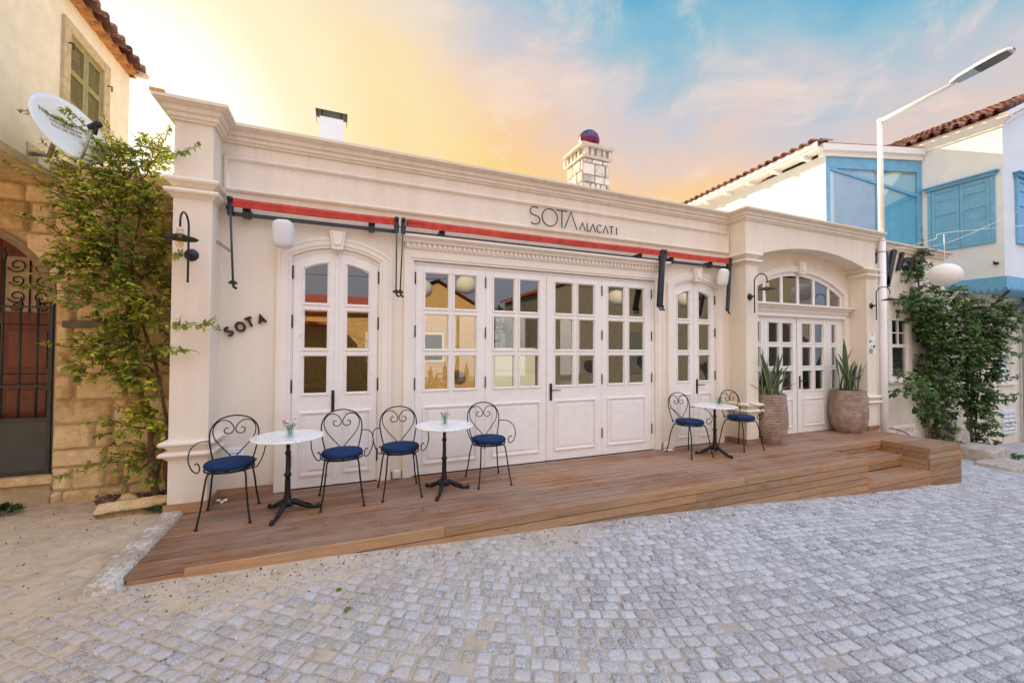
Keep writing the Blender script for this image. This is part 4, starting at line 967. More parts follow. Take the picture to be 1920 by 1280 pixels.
def table_proto():
    t = thing('cafe_table', '', 'table')
    mb = MB(); r_ = .302; mb.lathe([(0, .686), (r_-.008, .686), (r_, .691), (r_, .701), (r_-.006, .706), (0, .706)], (0, 0, 0), 56); 
    for i in range(len(mb.sm)): mb.sm[i] = False
    mb.build('table_top', MARBLE, t)
    mb = MB(); mb.lathe([(.058, .10), (.050, .115), (.030, .13), (.034, .15), (.030, .165), (.025, .20), (.0235, .30), (.020, .33), (.030, .345), (.031, .36), (.020, .375), (.018, .52), (.017, .53), (.025, .54), (.026, .555), (.017, .57), (.017, .665), (.045, .678), (.09, .685), (0, .686)], (0, 0, 0), 20); mb.build('column', IRON, t)
    for k in range(3):
        A = 2*PI*k/3; mb = MB(); pts = catmull([(.0, 0, .10), (.06, 0, .098), (.12, 0, .062), (.18, 0, .032), (.235, 0, .022), (.262, 0, .024)], 5); n = len(pts)
        rs_ = [.030-.014*min(i/(n-1)*1.5, 1) for i in range(n)]; mb.tube(pts, rs_, 10); mb.ball((.262, 0, .020), .021, 12, 8, (1.2, 1, .9)); mb.tube([(.05, 0, .128), (.12, 0, .086), (.2, 0, .046)], .006, 6); mb.ball((.262, 0, .038), .010, 8, 6)
        o = mb.build('leg', IRON, t); o.rotation_euler = (0, 0, A+R(-110))
    mb = MB(); 
    for k in range(3):
        A = 2*PI*k/3+R(-50); mb.ball((.052*math.cos(A), .052*math.sin(A), .085), .018, 10, 8)
    mb.ball((0, 0, .088), .055, 16, 10, (1, 1, .55)); mb.build('base_hub', IRON, t); return t
tb0 = table_proto()
TB = [(-.457, 4.285, 0, 'round marble table between the two leftmost chairs'), (1.003, 4.315, R(-8), 'round marble table in front of the folding doors'), (5.005, 4.42, R(25), 'round marble table in front of the narrow arched door')]
for i, (x, y, rz, lb) in enumerate(TB):
    c = tb0 if i == 0 else copy_tree(tb0); c.location = (x, y, 0); c.rotation_euler = (0, 0, rz); tag(c, lb, 'table', 'round marble cafe tables')
def vase(loc, label, cols, seed, green=True):
    t = thing('flower_vase', label, 'vase', loc, group='little glass vases with flowers on the tables'); t.scale = (1.45,)*3; q = random.Random(seed)
    mb = MB(); mb.lathe([(.0, .003), (.022, .003), (.024, .01), (.024, .045), (.022, .062), (.024, .066), (.022, .066), (.020, .06), (.021, .012), (.0, .008)], (0, 0, 0), 20); mb.build('jar', JAR, t)
    mb = MB()
    for k in range(9):
        A = q.uniform(0, 2*PI); e = q.uniform(.012, .040); mb.tube([(q.uniform(-.01, .01), q.uniform(-.01, .01), .012), (e*.4*math.cos(A), e*.4*math.sin(A), .06), (e*math.cos(A), e*math.sin(A), q.uniform(.075, .095))], .0016, 5)
        s_ = .016; c_ = Vector((e*math.cos(A)*.8, e*math.sin(A)*.8, q.uniform(.05, .08))); u = Vector((math.cos(A), math.sin(A), q.uniform(-.3, .6))).normalized(); v = u.cross(Vector((0, 0, 1))).normalized()
        mb.add([c_, c_+u*s_*.5+v*s_*.3, c_+u*s_*1.4, c_+u*s_*.5-v*s_*.3], [(0, 1, 2, 3)])
    mb.build('stems', STEM, t)
    for ci, cm in enumerate(cols):
        mb = MB()
        for f in range(4 if ci else 3):
            A = q.uniform(0, 2*PI); e = q.uniform(.004, .036); c_ = Vector((e*math.cos(A), e*math.sin(A), q.uniform(.082, .105)))
            for k in range(6):
                B = 2*PI*k/6; u = Vector((math.cos(B), math.sin(B), .5)).normalized(); v = Vector((-math.sin(B), math.cos(B), 0)); s_ = .014
                mb.add([c_, c_+u*s_*.7+v*s_*.45, c_+u*s_*1.15, c_+u*s_*.7-v*s_*.45], [(0, 1, 2, 3)])
        mb.build('blossoms', cm, t)
    return t
vase((-.437, 4.215, .7065), 'green glass vase with white and pink blossoms on the first table', (PETALW, PINK), 1)
vase((1.0, 4.30, .7065), 'clear glass vase with peach blossoms on the middle table', (PEACH, PETALW), 2)
vase((5.085, 4.42, .7065), 'small teal vase with pale pink blossoms on the right table', (mat('pale_pink', (.85, .55, .55)), PETALW), 3)

# ------------------------------------------------------------------ pots and snake plants
def pot(loc, s, label, rt, rb, rbase, h):
    t = thing('clay_pot', label, 'pot', loc, group='tall ribbed clay pots flanking the entrance'); mb = MB(); prof = [(0, .0)]
    n = 96
    for i in range(n+1):
        u = i/n; z = h*u
        r_ = rbase+(rb-rbase)*math.sin(min(u/.45, 1)*PI/2)**.9 if u < .45 else rb+(rt-rb)*((u-.45)/.55)**1.6
        rdg = .0035*math.sin(2*PI*z/.042)+.002*math.sin(2*PI*z/.015+1)
        prof.append((r_+rdg, z))
    prof += [(rt+.006, h+.004), (rt-.006, h+.012), (rt-.028, h+.004), (rt-.032, h-.05), (0, h-.055)]
    seg = 48; vs = []
    for j, (r_, z) in enumerate(prof):
        for k in range(seg):
            A = 2*PI*k/seg; rr = r_*(1+.012*noise.noise(Vector((math.cos(A)*2, math.sin(A)*2, z*3)))+.004*noise.noise(Vector((math.cos(A)*9, math.sin(A)*9, z*30)))) if r_ else 0
            vs.append((rr*math.cos(A), rr*math.sin(A), z))
    mb.add(vs, [(i*seg+k, i*seg+(k+1) % seg, (i+1)*seg+(k+1) % seg, (i+1)*seg+k) for i in range(len(prof)-1) for k in range(seg)], True)
    mb.build('pot_body', POT, t, fixn=False)
    mb = MB(); mb.lathe([(0, h-.045), (rt-.03, h-.047)], (0, 0, 0), 24); mb.build('potting_soil', SOIL, t); return t
pot((6.525, 4.66, 0), 1, 'tall ribbed clay pot beside the column left of the entrance', .222, .248, .165, .79)
pot((8.72, 4.72, 0), 1, 'tall ribbed clay pot standing right of the entrance doors', .262, .300, .19, .77)
def snake_plant(loc, label, blades, seed, sc=(1, 1, 1)):
    t = thing('snake_plant', label, 'plant', loc, group='snake plants in the clay pots'); q = random.Random(seed); mb = MB()
    for (dx, dy, lx, ly, h, wd) in blades:
        base = Vector((dx, dy, -.05)); n = 10; up = Vector((lx, ly, h)); side = Vector((q.uniform(-1, 1), q.uniform(-.4, .4), 0)).normalized(); side = Vector((1, q.uniform(-.8, .8), 0)).normalized()
        tw = q.uniform(-1.2, 1.2); rows = []
        for i in range(n+1):
            u = i/n; c_ = base+Vector((lx*u**1.7, ly*u**1.7, (h+.05)*(u-.06*u*u*(abs(lx)+abs(ly))*4)))
            wv = wd*.95*(.55+.9*u-1.0*u*u)*(1 if u < .75 else max((1-u)/.25, 0.02)**.7); A = tw*u; sd_ = Vector((side.x*math.cos(A)-side.y*math.sin(A), side.x*math.sin(A)+side.y*math.cos(A), 0)); nn = Vector((-sd_.y, sd_.x, 0))
            rows.append([c_-sd_*wv+nn*wv*.25, c_-sd_*wv*.78+nn*wv*.12, c_, c_+sd_*wv*.78+nn*wv*.12, c_+sd_*wv+nn*wv*.25])
        vals = [1.0, .5, .1, .5, 1.0]
        for i in range(n):
            for k in range(4):
                o = len(mb.v); mb.v += [tuple(rows[i][k]), tuple(rows[i][k+1]), tuple(rows[i+1][k+1]), tuple(rows[i+1][k])]; mb.att += [vals[k], vals[k+1], vals[k+1], vals[k]]; mb.f.append([o, o+1, o+2, o+3]); mb.sm.append(False); mb.mi.append(0)
    mb.build('leaves', SNAKE, t, fixn=False); t.scale = sc; return t
def blades(spec, q): return [(q.uniform(-.12, .12), q.uniform(-.10, .10), a*1.05, b_, h*1.12, w_) for a, b_, h, w_ in spec] + [(q.uniform(-.14, .14), q.uniform(-.12, .12), q.uniform(-.22, .22), q.uniform(-.12, .06), q.uniform(.3, .62), q.uniform(.030, .044)) for _ in range(13)]
q = random.Random(4)
sp = [(-.17, -.02, .62, .036), (-.10, .05, .60, .034), (-.03, .0, .66, .038), (.02, -.05, .56, .036), (.06, .05, .60, .034), (.14, .0, .62, .036), (.28, -.02, .50, .034), (.30, .02, .30, .036), (.20, .08, .44, .034), (-.22, .05, .42, .03), (-.24, -.04, .20, .026), (-.12, -.10, .40, .034), (.0, -.12, .50, .036), (.10, -.10, .42, .034), (.05, .1, .40, .03), (-.05, .08, .44, .03), (.18, -.08, .33, .034), (-.15, .0, .30, .03), (.24, -.1, .22, .03)]
snake_plant((6.525, 4.66, .745), 'variegated snake plant growing in the left pot', blades([(a*1.1, b_, h*1.02, w_*1.35) for a, b_, h, w_ in sp], q), 6, (1.5, 1.15, 1.08))
sp = [(-.42, -.02, .56, .032), (-.30, .04, .66, .034), (-.06, .0, .84, .040), (.14, .02, .60, .034), (.34, .0, .76, .040), (.26, .04, .50, .038), (.10, .1, .46, .034), (-.15, .1, .55, .034), (.42, -.06, .26, .034), (.32, .06, .36, .026), (-.24, .0, .42, .034), (-.1, -.1, .5, .036), (.02, -.12, .44, .038), (.12, -.06, .52, .036), (-.2, -.08, .36, .034), (.0, .08, .6, .036), (.22, -.1, .3, .03), (-.05, -.05, .62, .036)]
snake_plant((8.72, 4.72, .725), 'variegated snake plant with taller leaves in the right pot', blades([(a, b_, h*1.05, w_*1.45) for a, b_, h, w_ in sp], q), 9, (1.12, 1.05, 1.05))

# ------------------------------------------------------------------ small things on the walls
def outlet(x, y, label):
    mb = MB(); mb.box(x-.045, x+.045, y-.05, y-.022, .012, .105); o = mb.build('outlet_box', mat('outlet_plastic', (.78, .76, .72), rough=.4), bevel=.004)
    m2 = MB(); m2.box(x-.038, x+.038, y-.056, y-.0495, .03, .098); c = m2.build('cover', mat('outlet_plastic'), o, bevel=.003); return tag(o, label, 'outlet', 'white outdoor outlet boxes')
outlet(.588, W0, 'white outlet box at the foot of the wall between left door and folding doors')
outlet(4.575, W0, 'white outlet box at the foot of the wall behind the fifth chair')
mb = MB(); mb.box(4.45, 4.60, 4.80, 4.86, .004, .022); tag(mb.build('floor_bracket', WHITE, bevel=.004), 'small white strip lying on the deck by the outlet', 'bracket')
mb = MB()
for k in range(7): mb.ball((-1.075+.03*math.sin(k*2.1), 4.80+.02*math.cos(k*1.7), .012+.012*(k % 3)), .016, 8, 6, (1.2, .8, .6))
tag(mb.build('crumpled_napkin', PAPER), 'crumpled scrap of white paper on the deck by left column', 'litter')
t = thing('notice', 'white paper notice with small symbols on the right column', 'notice', (9.355, PF-.003, 1.64))
mb = MB(); mb.add([(-.115, 0, -.195), (-.115, 0, .195), (.115, 0, .195), (.115, 0, -.195)], [(0, 1, 2, 3)]); mb.v = [(x, y-.001, z) for x, y, z in mb.v]; mb.build('sheet', PAPER, t)
mb = MB()
for a, b_, c_, d_ in ((-.085, -.02, .04, .06), (-.085, -.04, .025, .035), (.0, .09, .045, .05), (-.05, .0, -.045, -.03), (.03, .09, -.07, -.03)): mb.box(a, b_, -.004, -.0025, c_, d_)
mb.ball((-.07, -.003, .075), .014, 10, 6, (1, .1, 1)); mb.ball((.06, -.003, -.02), .014, 10, 6, (1, .1, 1))
for k in range(14): mb.box(-.09, -.09+.02*(3+k*7 % 6), -.004, -.0025, -.18+.0075*k, -.177+.0075*k)
mb.build('printing', INK, t); mb = MB(); mb.box(-.03, .045, -.004, -.0025, .165, .178); mb.build('heading', REDINK, t)
# dark script sign on the side wall, half under the climber
def textmesh(txt, size, extrude, name, mt, parent, shear=0.0, bevel=0.0, offset=0.0):
    cu = bpy.data.curves.new(name, 'FONT'); cu.body = txt; cu.size = size; cu.extrude = extrude; cu.shear = shear; cu.offset = offset; cu.bevel_depth = bevel
    o = bpy.data.objects.new(name+'_tmp', cu); C.objects.link(o); bpy.context.view_layer.update()
    me = bpy.data.meshes.new_from_object(o.evaluated_get(bpy.context.evaluated_depsgraph_get())); bpy.data.objects.remove(o); bpy.data.curves.remove(cu)
    me.materials.clear(); me.materials.append(mt); me.name = name
    r_ = bpy.data.objects.new(name, me); C.objects.link(r_); r_.parent = parent; return r_
t = thing('script_sign', 'dark brush script sign half hidden by the climber on the side wall', 'sign', (10.30, W0-.04, 3.05)); t.scale = (1.35, 1, 1.35)
mb = MB()
for pts, w_ in (([(-.22, .20), (-.10, .33), (.02, .40), (.09, .34), (.10, .10), (.11, -.12)], .085), ([(.11, -.14), (.20, .10), (.33, .45)], .10)):
    stroke_mesh(mb, [(p.x, p.z) for p in catmull([(a, 0, b_) for a, b_ in pts], 5)], w_, -.03, .01)
mb.build('letter', SIGNM, t)
for i, (ch_, x, z) in enumerate((('i', .40, .14), ('e', .52, .15), ('n', .72, .16), ('t', .98, .17))):
    o = textmesh(ch_, .42, .018, 'letter', SIGNM, t, shear=.45, offset=.018); o.rotation_euler = (R(90), 0, 0); o.location = (x, 0, z)
mb = MB(); stroke_mesh(mb, [(p.x, p.z) for p in catmull([(.62, 0, .52), (.85, 0, .55), (1.15, 0, .46), (1.45, 0, .47)], 5)], .05, -.03, .01); mb.build('flourish', SIGNM, t)

# ------------------------------------------------------------------ street light, lantern, wires
PX, PY = 9.62, 4.60
t = thing('street_light', 'white steel street light with long arm and flat lamp head', 'street light', (PX, PY, -.55))
def tp(mb, name, mt, par=None, **k):
    o = mb.build(name, mt, None, **k); o.parent = par or t; o.location = (-PX, -PY, .55) if par is None else (0, 0, 0); return o
mb = MB(); mb.tube([(PX, PY, -.75), (PX, PY, 3.62)], .062, 20, smooth=True); mb.tube([(PX, PY, 3.62), (PX, PY, 3.68)], [.062, .048], 20); mb.tube([(PX, PY, 3.68), (PX, PY, 6.0)], [.048, .040], 20); tp(mb, 'pole', LAMPPOLE)
mb = MB(); mb.tube([(PX, PY+.01, 5.975), (PX, 3.55, 6.09)], [.036, .030], 14); mb.ball((PX, PY, 5.99), .047, 14, 10); tp(mb, 'arm', LAMPPOLE)
hd = MB(); y0, y1 = 3.58, 2.86; dzz = (6.215-6.11)/(y0-y1)
def hz(y, o): return 6.10+(y0-y)*dzz+o
pl = [(.045, 0), (.085, .12), (.105, .35), (.110, .60), (.085, .70), (.05, .72)]
top = []
secs = [(0.0, .06, .05), (.10, .11, .075), (.35, .135, .085), (.58, .14, .08), (.68, .11, .06), (.72, .05, .03)]
vs = []; ns_ = 14
for d_, wv, hv in secs:
    yy = y0-d_
    for k in range(ns_):
        A = PI*k/(ns_-1); vs.append((PX+wv*math.cos(A), yy, hz(yy, hv*max(math.sin(A), 0)**.7)))
fs = [(i*ns_+k, i*ns_+k+1, (i+1)*ns_+k+1, (i+1)*ns_+k) for i in range(len(secs)-1) for k in range(ns_-1)]+[tuple(range(ns_))]
hd.add(vs, fs, True); 
hd.add([(PX+sx*wv*.99, y0-d_, hz(y0-d_, .0)) for d_, wv, hv in secs for sx in (1, -1)], [(2*i, 2*i+1, 2*i+3, 2*i+2) for i in range(len(secs)-1)])
head = tp(hd, 'lamp_head', WHITE)
mb = MB(); mb.prism([(PX-.115, y0-.32), (PX+.115, y0-.32), (PX+.115, y0-.60), (PX+.08, y0-.67), (PX-.08, y0-.67), (PX-.115, y0-.60)], -.012, 0, axis='z'); mb.v = [(x, y, hz(y, 0)+z-.004) for x, y, z in mb.v]; tp(mb, 'lens', mat('lamp_lens', (.03, .06, .08), rough=.1), head)
mb = MB(); mb.prism([(PX-.09, y0-.06), (PX+.09, y0-.06), (PX+.12, y0-.31), (PX-.12, y0-.31)], -.01, 0, axis='z'); mb.v = [(x, y, hz(y, 0)+z-.003) for x, y, z in mb.v]; tp(mb, 'gear_cover', mat('gear_cover', (.30, .42, .52), rough=.4), head)
mb = MB(); mb.tube([(PX+.063*math.cos(a), PY+.063*math.sin(a), 3.42) for a in [2*PI*k/20 for k in range(20)]], .006, 6, closed=True); tp(mb, 'clamp', BLACK)
def lantern(loc, r_, sq, label, group=None, wire=None):
    t_ = thing('paper_lantern', label, 'lantern', loc, group=group); mb = MB(); seg, rg = 40, 26; vs = []
    for i in range(rg*2+1):
        ph = -PI/2+PI*i/(rg*2); rr = math.cos(ph)*(1-.018*(i % 2)); 
        for k in range(seg): A = 2*PI*k/seg; q_ = 1+.010*noise.noise(Vector((math.cos(A)*3, math.sin(A)*3, ph*4))); vs.append((r_*rr*q_*math.cos(A), r_*rr*q_*math.sin(A), r_*sq*math.sin(ph)*q_))
    mb.add(vs, [(i*seg+k, i*seg+(k+1) % seg, (i+1)*seg+(k+1) % seg, (i+1)*seg+k) for i in range(rg*2) for k in range(seg)], True); mb.build('shade', LANT, t_)
    if wire:
        mb = MB(); mb.tube([(0, 0, r_*sq*.97), (-.01, 0, wire)], .006, 6); mb.build('hanging_cord', WHITE, t_)
    return t_
lantern((9.84, 3.79, 2.86), .226, .87, 'oval white paper lantern hanging near the side wall', wire=.72)
def wire(pts, r_, label, mt=WHITE):
    mb = MB(); mb.tube(catmull(pts, 8), r_, 6); return tag(mb.build('cable', mt), label, 'cable')
wire([(PX+.06, PY, 3.44), (9.85, 3.95, 3.52), (9.83, 3.79, 3.60), (10.6, 3.0, 3.62), (12.4, 2.2, 3.85)], .005, 'white cable carrying the lantern from pole towards the right edge')
wire([(PX+.06, PY, 3.50), (10.9, 4.2, 3.62), (14.45, 4.30, 4.75)], .004, 'second thinner cable rising from pole to the blue shuttered house')
wire([(9.84, 4.965, -.0+.02), (10.05, 4.72, -.02), (10.25, 4.55, -.10), (10.5, 4.5, -.35)], .012, 'dark red hose lying at the foot of the pole', mat('red_hose', (.18, .02, .02), rough=.4))
#@@PART4
# ------------------------------------------------------------------ old stone house on the left
house = thing('stone_house', 'old house of tufa blocks with rendered upper storey and tiled eaves', 'house', (-3.2, 5.4, 0))
def hp_(mb, name, mt, parent=None, **k):
    o = mb.build(name, mt, None, **k); par = parent or house; o.parent = par; off = Vector(par.location)+(Vector(par.parent.location) if par.parent else Vector()); o.location = -off; return o
SY_ = 5.40; GX, GZ, GR = -3.33, 1.95, .73      # gate arch centre and radius
mb = MB(); rs = random.Random(12)
def arch_x(z): return GX+GR if z < GZ else (GX+math.sqrt(max(GR*GR-(z-GZ)**2, 0)) if z < GZ+GR else None)
z = -.15
def roundblock(mb, x0, x1, z0, z1, y, dep, seed):
    """one dressed block: subdivided face, rounded rim, rough surface; right side may follow the arch"""
    n = max(4, int((x1-x0)/.02)); m_ = max(4, int((z1-z0)/.02)); vs = []; r_ = min(.016, (x1-x0)*.3, (z1-z0)*.3)
    for j in range(m_+1):
        for i in range(n+1):
            u, v = i/n, j/m_; x = x0+(x1-x0)*u; zz = z0+(z1-z0)*v
            dx = min(x-x0, x1-x); dz = min(zz-z0, z1-zz); dd = 0
            for d_ in (dx, dz):
                if d_ < r_: dd += (1-math.sqrt(max(1-(1-d_/r_)**2, 0)))*r_
            cx_, cz_ = (x0+x1)/2, (z0+z1)/2; rim = 1.0
            if i in (0, n) or j in (0, m_): rim = .0
            wob = noise.noise(Vector((x*3+seed*7, zz*3, seed)))
            k = .010*noise.noise(Vector((x*14, zz*14, seed)))+.012*wob+.006*noise.noise(Vector((x*38, zz*38, seed)))
            ex = .012*noise.noise(Vector((zz*9, seed*3, 1)))*(1 if i in (0, n) else .5); ez = .010*noise.noise(Vector((x*9, seed*5, 2)))*(1 if j in (0, m_) else .5)
            ax = arch_x(zz)
            xx = x+ex
            if ax is not None and xx < ax+.012 and x0 > GX-.2: xx = ax+.012
            vs.append((xx, y-dep*1.0+dd*1.2-k*rim+(0 if rim else .02), zz+ez))
    o = len(vs); fs = [(j*(n+1)+i, j*(n+1)+i+1, (j+1)*(n+1)+i+1, (j+1)*(n+1)+i) for j in range(m_) for i in range(n)]
    # skirt
    bd = [j*(n+1) for j in range(m_+1)][::-1]+[i for i in range(1, n+1)]+[j*(n+1)+n for j in range(1, m_+1)]+[m_*(n+1)+i for i in range(n-1, 0, -1)]
    sk = [(vs[b_][0], y+.02, vs[b_][2]) for b_ in bd]; L_ = len(bd); vs += sk
    fs += [(bd[k], bd[(k+1) % L_], o+(k+1) % L_, o+k) for k in range(L_)]
    mb.add(vs, fs, True)
sd_ = 0
while z < 3.30:
    h = rs.choice([.17, .20, .23, .26, .30, .24]); h = min(h, 3.34-z)
    if h < .08: break
    x = -1.36
    while x > -4.6:
        L = rs.uniform(.16, .52); small = rs.random() < .22
        if small: L = rs.uniform(.10, .16)
        x0 = x-L; ax = arch_x(z+h*.5)
        skip = False
        if .27 < z+h*.5 and ax is not None:
            left = 2*GX-ax
            if x < ax+.02 and x > left: skip = True
            elif x0 < ax+.10 and x > ax: x0 = ax+.0
        if not skip and x-x0 > .05:
            sd_ += 1; mb.cur = rs.random()
            if small and h > .16:
                hm = h*rs.uniform(.4, .6); roundblock(mb, x0+.004, x-.004, z+.004, z+hm-.004, SY_, .03, sd_); mb.cur = rs.random(); roundblock(mb, x0+.004, x-.004, z+hm+.004, z+h-.004, SY_, .032, sd_+.5)
            else: roundblock(mb, x0+.004+rs.uniform(0, .005), x-.004-rs.uniform(0, .005), z+.004, z+h-.004, SY_, .030+rs.uniform(-.006, .012), sd_)
        x = x0 if not skip else x-.06
    z += h
hp_(mb, 'stone_blocks', STONE)
mb = MB()
mb.prism([(GX+GR, .28), (GX+GR, GZ)]+[(GX+GR*math.cos(a), GZ+GR*math.sin(a)) for a in [PI/2*k/14 for k in range(1, 15)]]+[(GX, 3.32), (-1.36, 3.32), (-1.36, -.3), (-4.6, -.3), (-4.6, .28)], SY_+.002, SY_+.45)
mb.prism([(-4.6, .28), (-4.6, 3.32), (GX, 3.32), (GX, GZ+GR)]+[(GX+GR*math.cos(a), GZ+GR*math.sin(a)) for a in [PI/2+PI/2*k/14 for k in range(1, 15)]]+[(GX-GR, .28)], SY_+.002, SY_+.45)
hp_(mb, 'wall', MORTAR)
mb = MB(); an = [PI*k/30 for k in range(31)]
mb.band([(GX+(GR+.012)*math.cos(a), GZ+(GR+.012)*math.sin(a)) for a in an], [(GX+(GR-.055)*math.cos(a), GZ+(GR-.055)*math.sin(a)) for a in an], SY_-.02, SY_+.10)
hp_(mb, 'arch_ring', mat('arch_plaster', (.30, .22, .14), rough=.9, var=.3, bump=.3, vscale=14))
mb = MB(); mb.box(-4.3, GX+GR+.02, SY_-.05, SY_+.4, .20, .278); hp_(mb, 'threshold', STONE, bevel=.01)
# gate of flat bars with spear tops
gt = MB(); gt.box(GX-GR+.035, GX+GR-.035, SY_+.035, SY_+.075, .795, .83); gt.box(GX-GR+.035, GX+GR-.035, SY_+.035, SY_+.075, .285, .315)
for sx in (-1, 1): gt.box(GX+sx*(GR-.05)-.016, GX+sx*(GR-.05)+.016, SY_+.03, SY_+.08, .285, 1.98); gt.box(GX+sx*(GR-.0)-.012-.008*sx, GX+sx*(GR-.0)+.012-.008*sx, SY_+.02, SY_+.06, .285, 2.0)
GM = mat('gate_paint', (.042, .045, .042), rough=.5, metal=.2, var=.4, vscale=8, bump=.2)
gate = hp_(gt, 'gate', GM); gate['label'] = 'dark iron gate with spear topped bars'
mb = MB(); mb.box(GX-GR+.05, GX+GR-.06, SY_+.048, SY_+.056, .31, .80); hp_(mb, 'kick_panel', mat('gate_sheet', rough=.45, extra=lambda b, p, co, col: link(b, b.mix(b.ramp(b.noise(co, 6, 5, .6).outputs[0], [(.70, 0.), (.73, 1.)]), b.ramp(b.noise(co, 3, 4, .6).outputs[0], [(.3, (.035, .038, .036)), (.7, (.06, .062, .058))]), (.35, .27, .18)), p.inputs['Base Color'])), gate)
for zz in (1.135, 1.90):
    mb = MB(); mb.box(GX-GR+.05, GX+GR-.05, SY_+.045, SY_+.065, zz-.009, zz+.009); hp_(mb, 'rail', GM, gate)
for k in range(-5, 6):
    x = GX+.53+k*.133 if True else 0
    x = -2.755-k*.123
    if abs(x-GX) > GR-.10: continue
    zt = GZ+math.sqrt(max((GR-.055)**2-(x-GX)**2, 0))-.09 if x-GX < .45 else 1.98
    mb = MB(); mb.tube([(x, SY_+.055, .82), (x, SY_+.055, zt-.10)], .010, 8); mb.lathe([(.010, 0), (.019, .008), (.012, .018), (.020, .04), (.015, .065), (.004, .115), (0, .118)], (x, SY_+.055, zt-.10), 10); hp_(mb, 'bar', GM, gate)
# timber door behind the gate with a wrought grille light
mb = MB(); YD = SY_+.26
mb.cur = .2; mb.box(GX-.75, GX+.06, YD, YD+.05, .28, 2.75); mb.cur = .7; mb.box(GX+.07, GX+.19, YD, YD+.05, .28, 2.75); mb.cur = .5; mb.box(GX+.60, GX+.76, YD, YD+.05, .28, 2.75)
for a, b_, c_ in ((.28, .42, .3), (1.14, 1.24, .6), (1.74, 1.86, .4), (2.42, 2.75, .5)): mb.cur = c_; mb.box(GX+.19, GX+.60, YD+.001, YD+.05, a, b_)
for a, b_ in ((.42, 1.14), (1.24, 1.74)): mb.cur = .35; mb.box(GX+.19, GX+.60, YD+.025, YD+.04, a, b_); mb.cur = .8; mb.box(GX+.25, GX+.54, YD+.010, YD+.03, a+.06, b_-.06)
dr = hp_(mb, 'door', DOORW, bevel=.006); dr['label'] = 'red brown varnished panel door behind the gate'
mb = MB(); cx, cz = GX+.395, 2.14
def spiral(cx, cz, r0, turns, a0, s_): return [(cx+s_*r0*(1-.72*i/20)*math.cos(a0+turns*2*PI*i/20), YD+.02, cz+r0*(1-.72*i/20)*math.sin(a0+turns*2*PI*i/20)) for i in range(21)]
for sx in (-1, 1):
    for zz, r0 in ((2.33, .075), (2.18, .06), (2.02, .07), (1.92, .045)): mb.tube(spiral(cx+sx*.095, zz, r0, 1.3, R(200), -sx), .006, 6)
mb.tube([(cx, YD+.02, 1.86), (cx, YD+.02, 2.42)], .007, 6); hp_(mb, 'scroll_grille', IRON, dr)
mb = MB(); mb.box(GX+.19, GX+.60, YD+.035, YD+.04, 1.86, 2.42); hp_(mb, 'door_light', mat('curtain', (.55, .42, .26), rough=.9, var=.3), dr)
mb = MB(); mb.box(GX+.02, GX+.055, YD-.01, YD, 1.30, 1.42); mb.ball((GX+.04, YD-.04, 1.22), .028, 12, 8); hp_(mb, 'door_handle', BRASS, dr)
mb = MB(); mb.box(GX+.0, GX+.06, YD-.012, YD-.004, 1.44, 1.60); hp_(mb, 'letter_card', PAPER, dr)
# upper storey, facing the restaurant
UX = -2.66; mb = MB(); WY0, WY1, WZ0, WZ1 = 5.60, 6.24, 4.02, 4.76
mb.prism([(1.2, 3.21), (1.2, 5.10), (WY0, 5.10), (WY0, 3.21)], UX-.3, UX, axis='x'); mb.prism([(WY1, 3.21), (WY1, 5.10), (6.90, 5.10), (6.90, 3.21)], UX-.3, UX, axis='x')
mb.prism([(WY0, 3.21), (WY0, WZ0), (WY1, WZ0), (WY1, 3.21)], UX-.3, UX, axis='x'); mb.prism([(WY0, WZ1), (WY0, 5.10), (WY1, 5.10), (WY1, WZ1)], UX-.3, UX, axis='x')
mb.box(-6.5, UX-.3, 6.6, 6.90, 3.21, 5.10); mb.box(-6.5, UX-.3, 1.2, 1.5, 3.21, 5.1); mb.box(-6.5, UX-.3, 1.5, 6.6, 3.21, 3.4)
hp_(mb, 'upper_wall', OLDPL)
mb = MB(); mb.box(-6.5, UX+.05, 1.18, SY_+.30, 3.115, 3.205); hp_(mb, 'string_course', SURR, bevel=.012)
mb = MB(); ys, zs = (5.49, 6.37), (3.90, 4.87)
mb.box(UX-.02, UX+.03, ys[0], WY0+.002, zs[0], zs[1]); mb.box(UX-.02, UX+.03, WY1-.002, ys[1], zs[0], zs[1]); mb.box(UX-.02, UX+.03, WY0+.002, WY1-.002, WZ1, zs[1]); mb.box(UX-.02, UX+.045, WY0+.002, WY1-.002, zs[0], WZ0)
win = hp_(mb, 'window', SURR, bevel=.006)
for k, (a, b_) in enumerate(((WY0+.005, 5.918), (5.922, WY1-.005))):
    mb = MB(); mb.box(UX-.03, UX+.004, a, a+.045, WZ0, WZ1); mb.box(UX-.03, UX+.004, b_-.045, b_, WZ0, WZ1)
    for zz in (WZ0, 4.36, WZ1-.06): mb.box(UX-.029, UX+.003, a+.045, b_-.045, zz, zz+.06)
    for i in range(30):
        zz = WZ0+.07+i*.0225
        if 4.345 < zz < 4.425 or zz > WZ1-.075: continue
        mb.obox((UX-.012, (a+b_)/2, zz), Vector((0, 1, 0)), Vector((.55, 0, -1)).normalized(), Vector((1, 0, .55)).normalized(), (b_-a)/2-.045, .010, .0025)
    hp_(mb, 'shutter', SHUT, win)
mb = MB(); mb.box(UX-.29, UX-.2, WY0, WY1, WZ0, WZ1); hp_(mb, 'dark_reveal', BLUED, win)
for yy in (5.55, 6.30):
    mb = MB(); mb.tube([(UX+.03, yy, 4.62), (UX+.07, yy, 4.62), (UX+.07, yy, 4.56)], .008, 6); hp_(mb, 'shutter_hook', BRONZE, win)
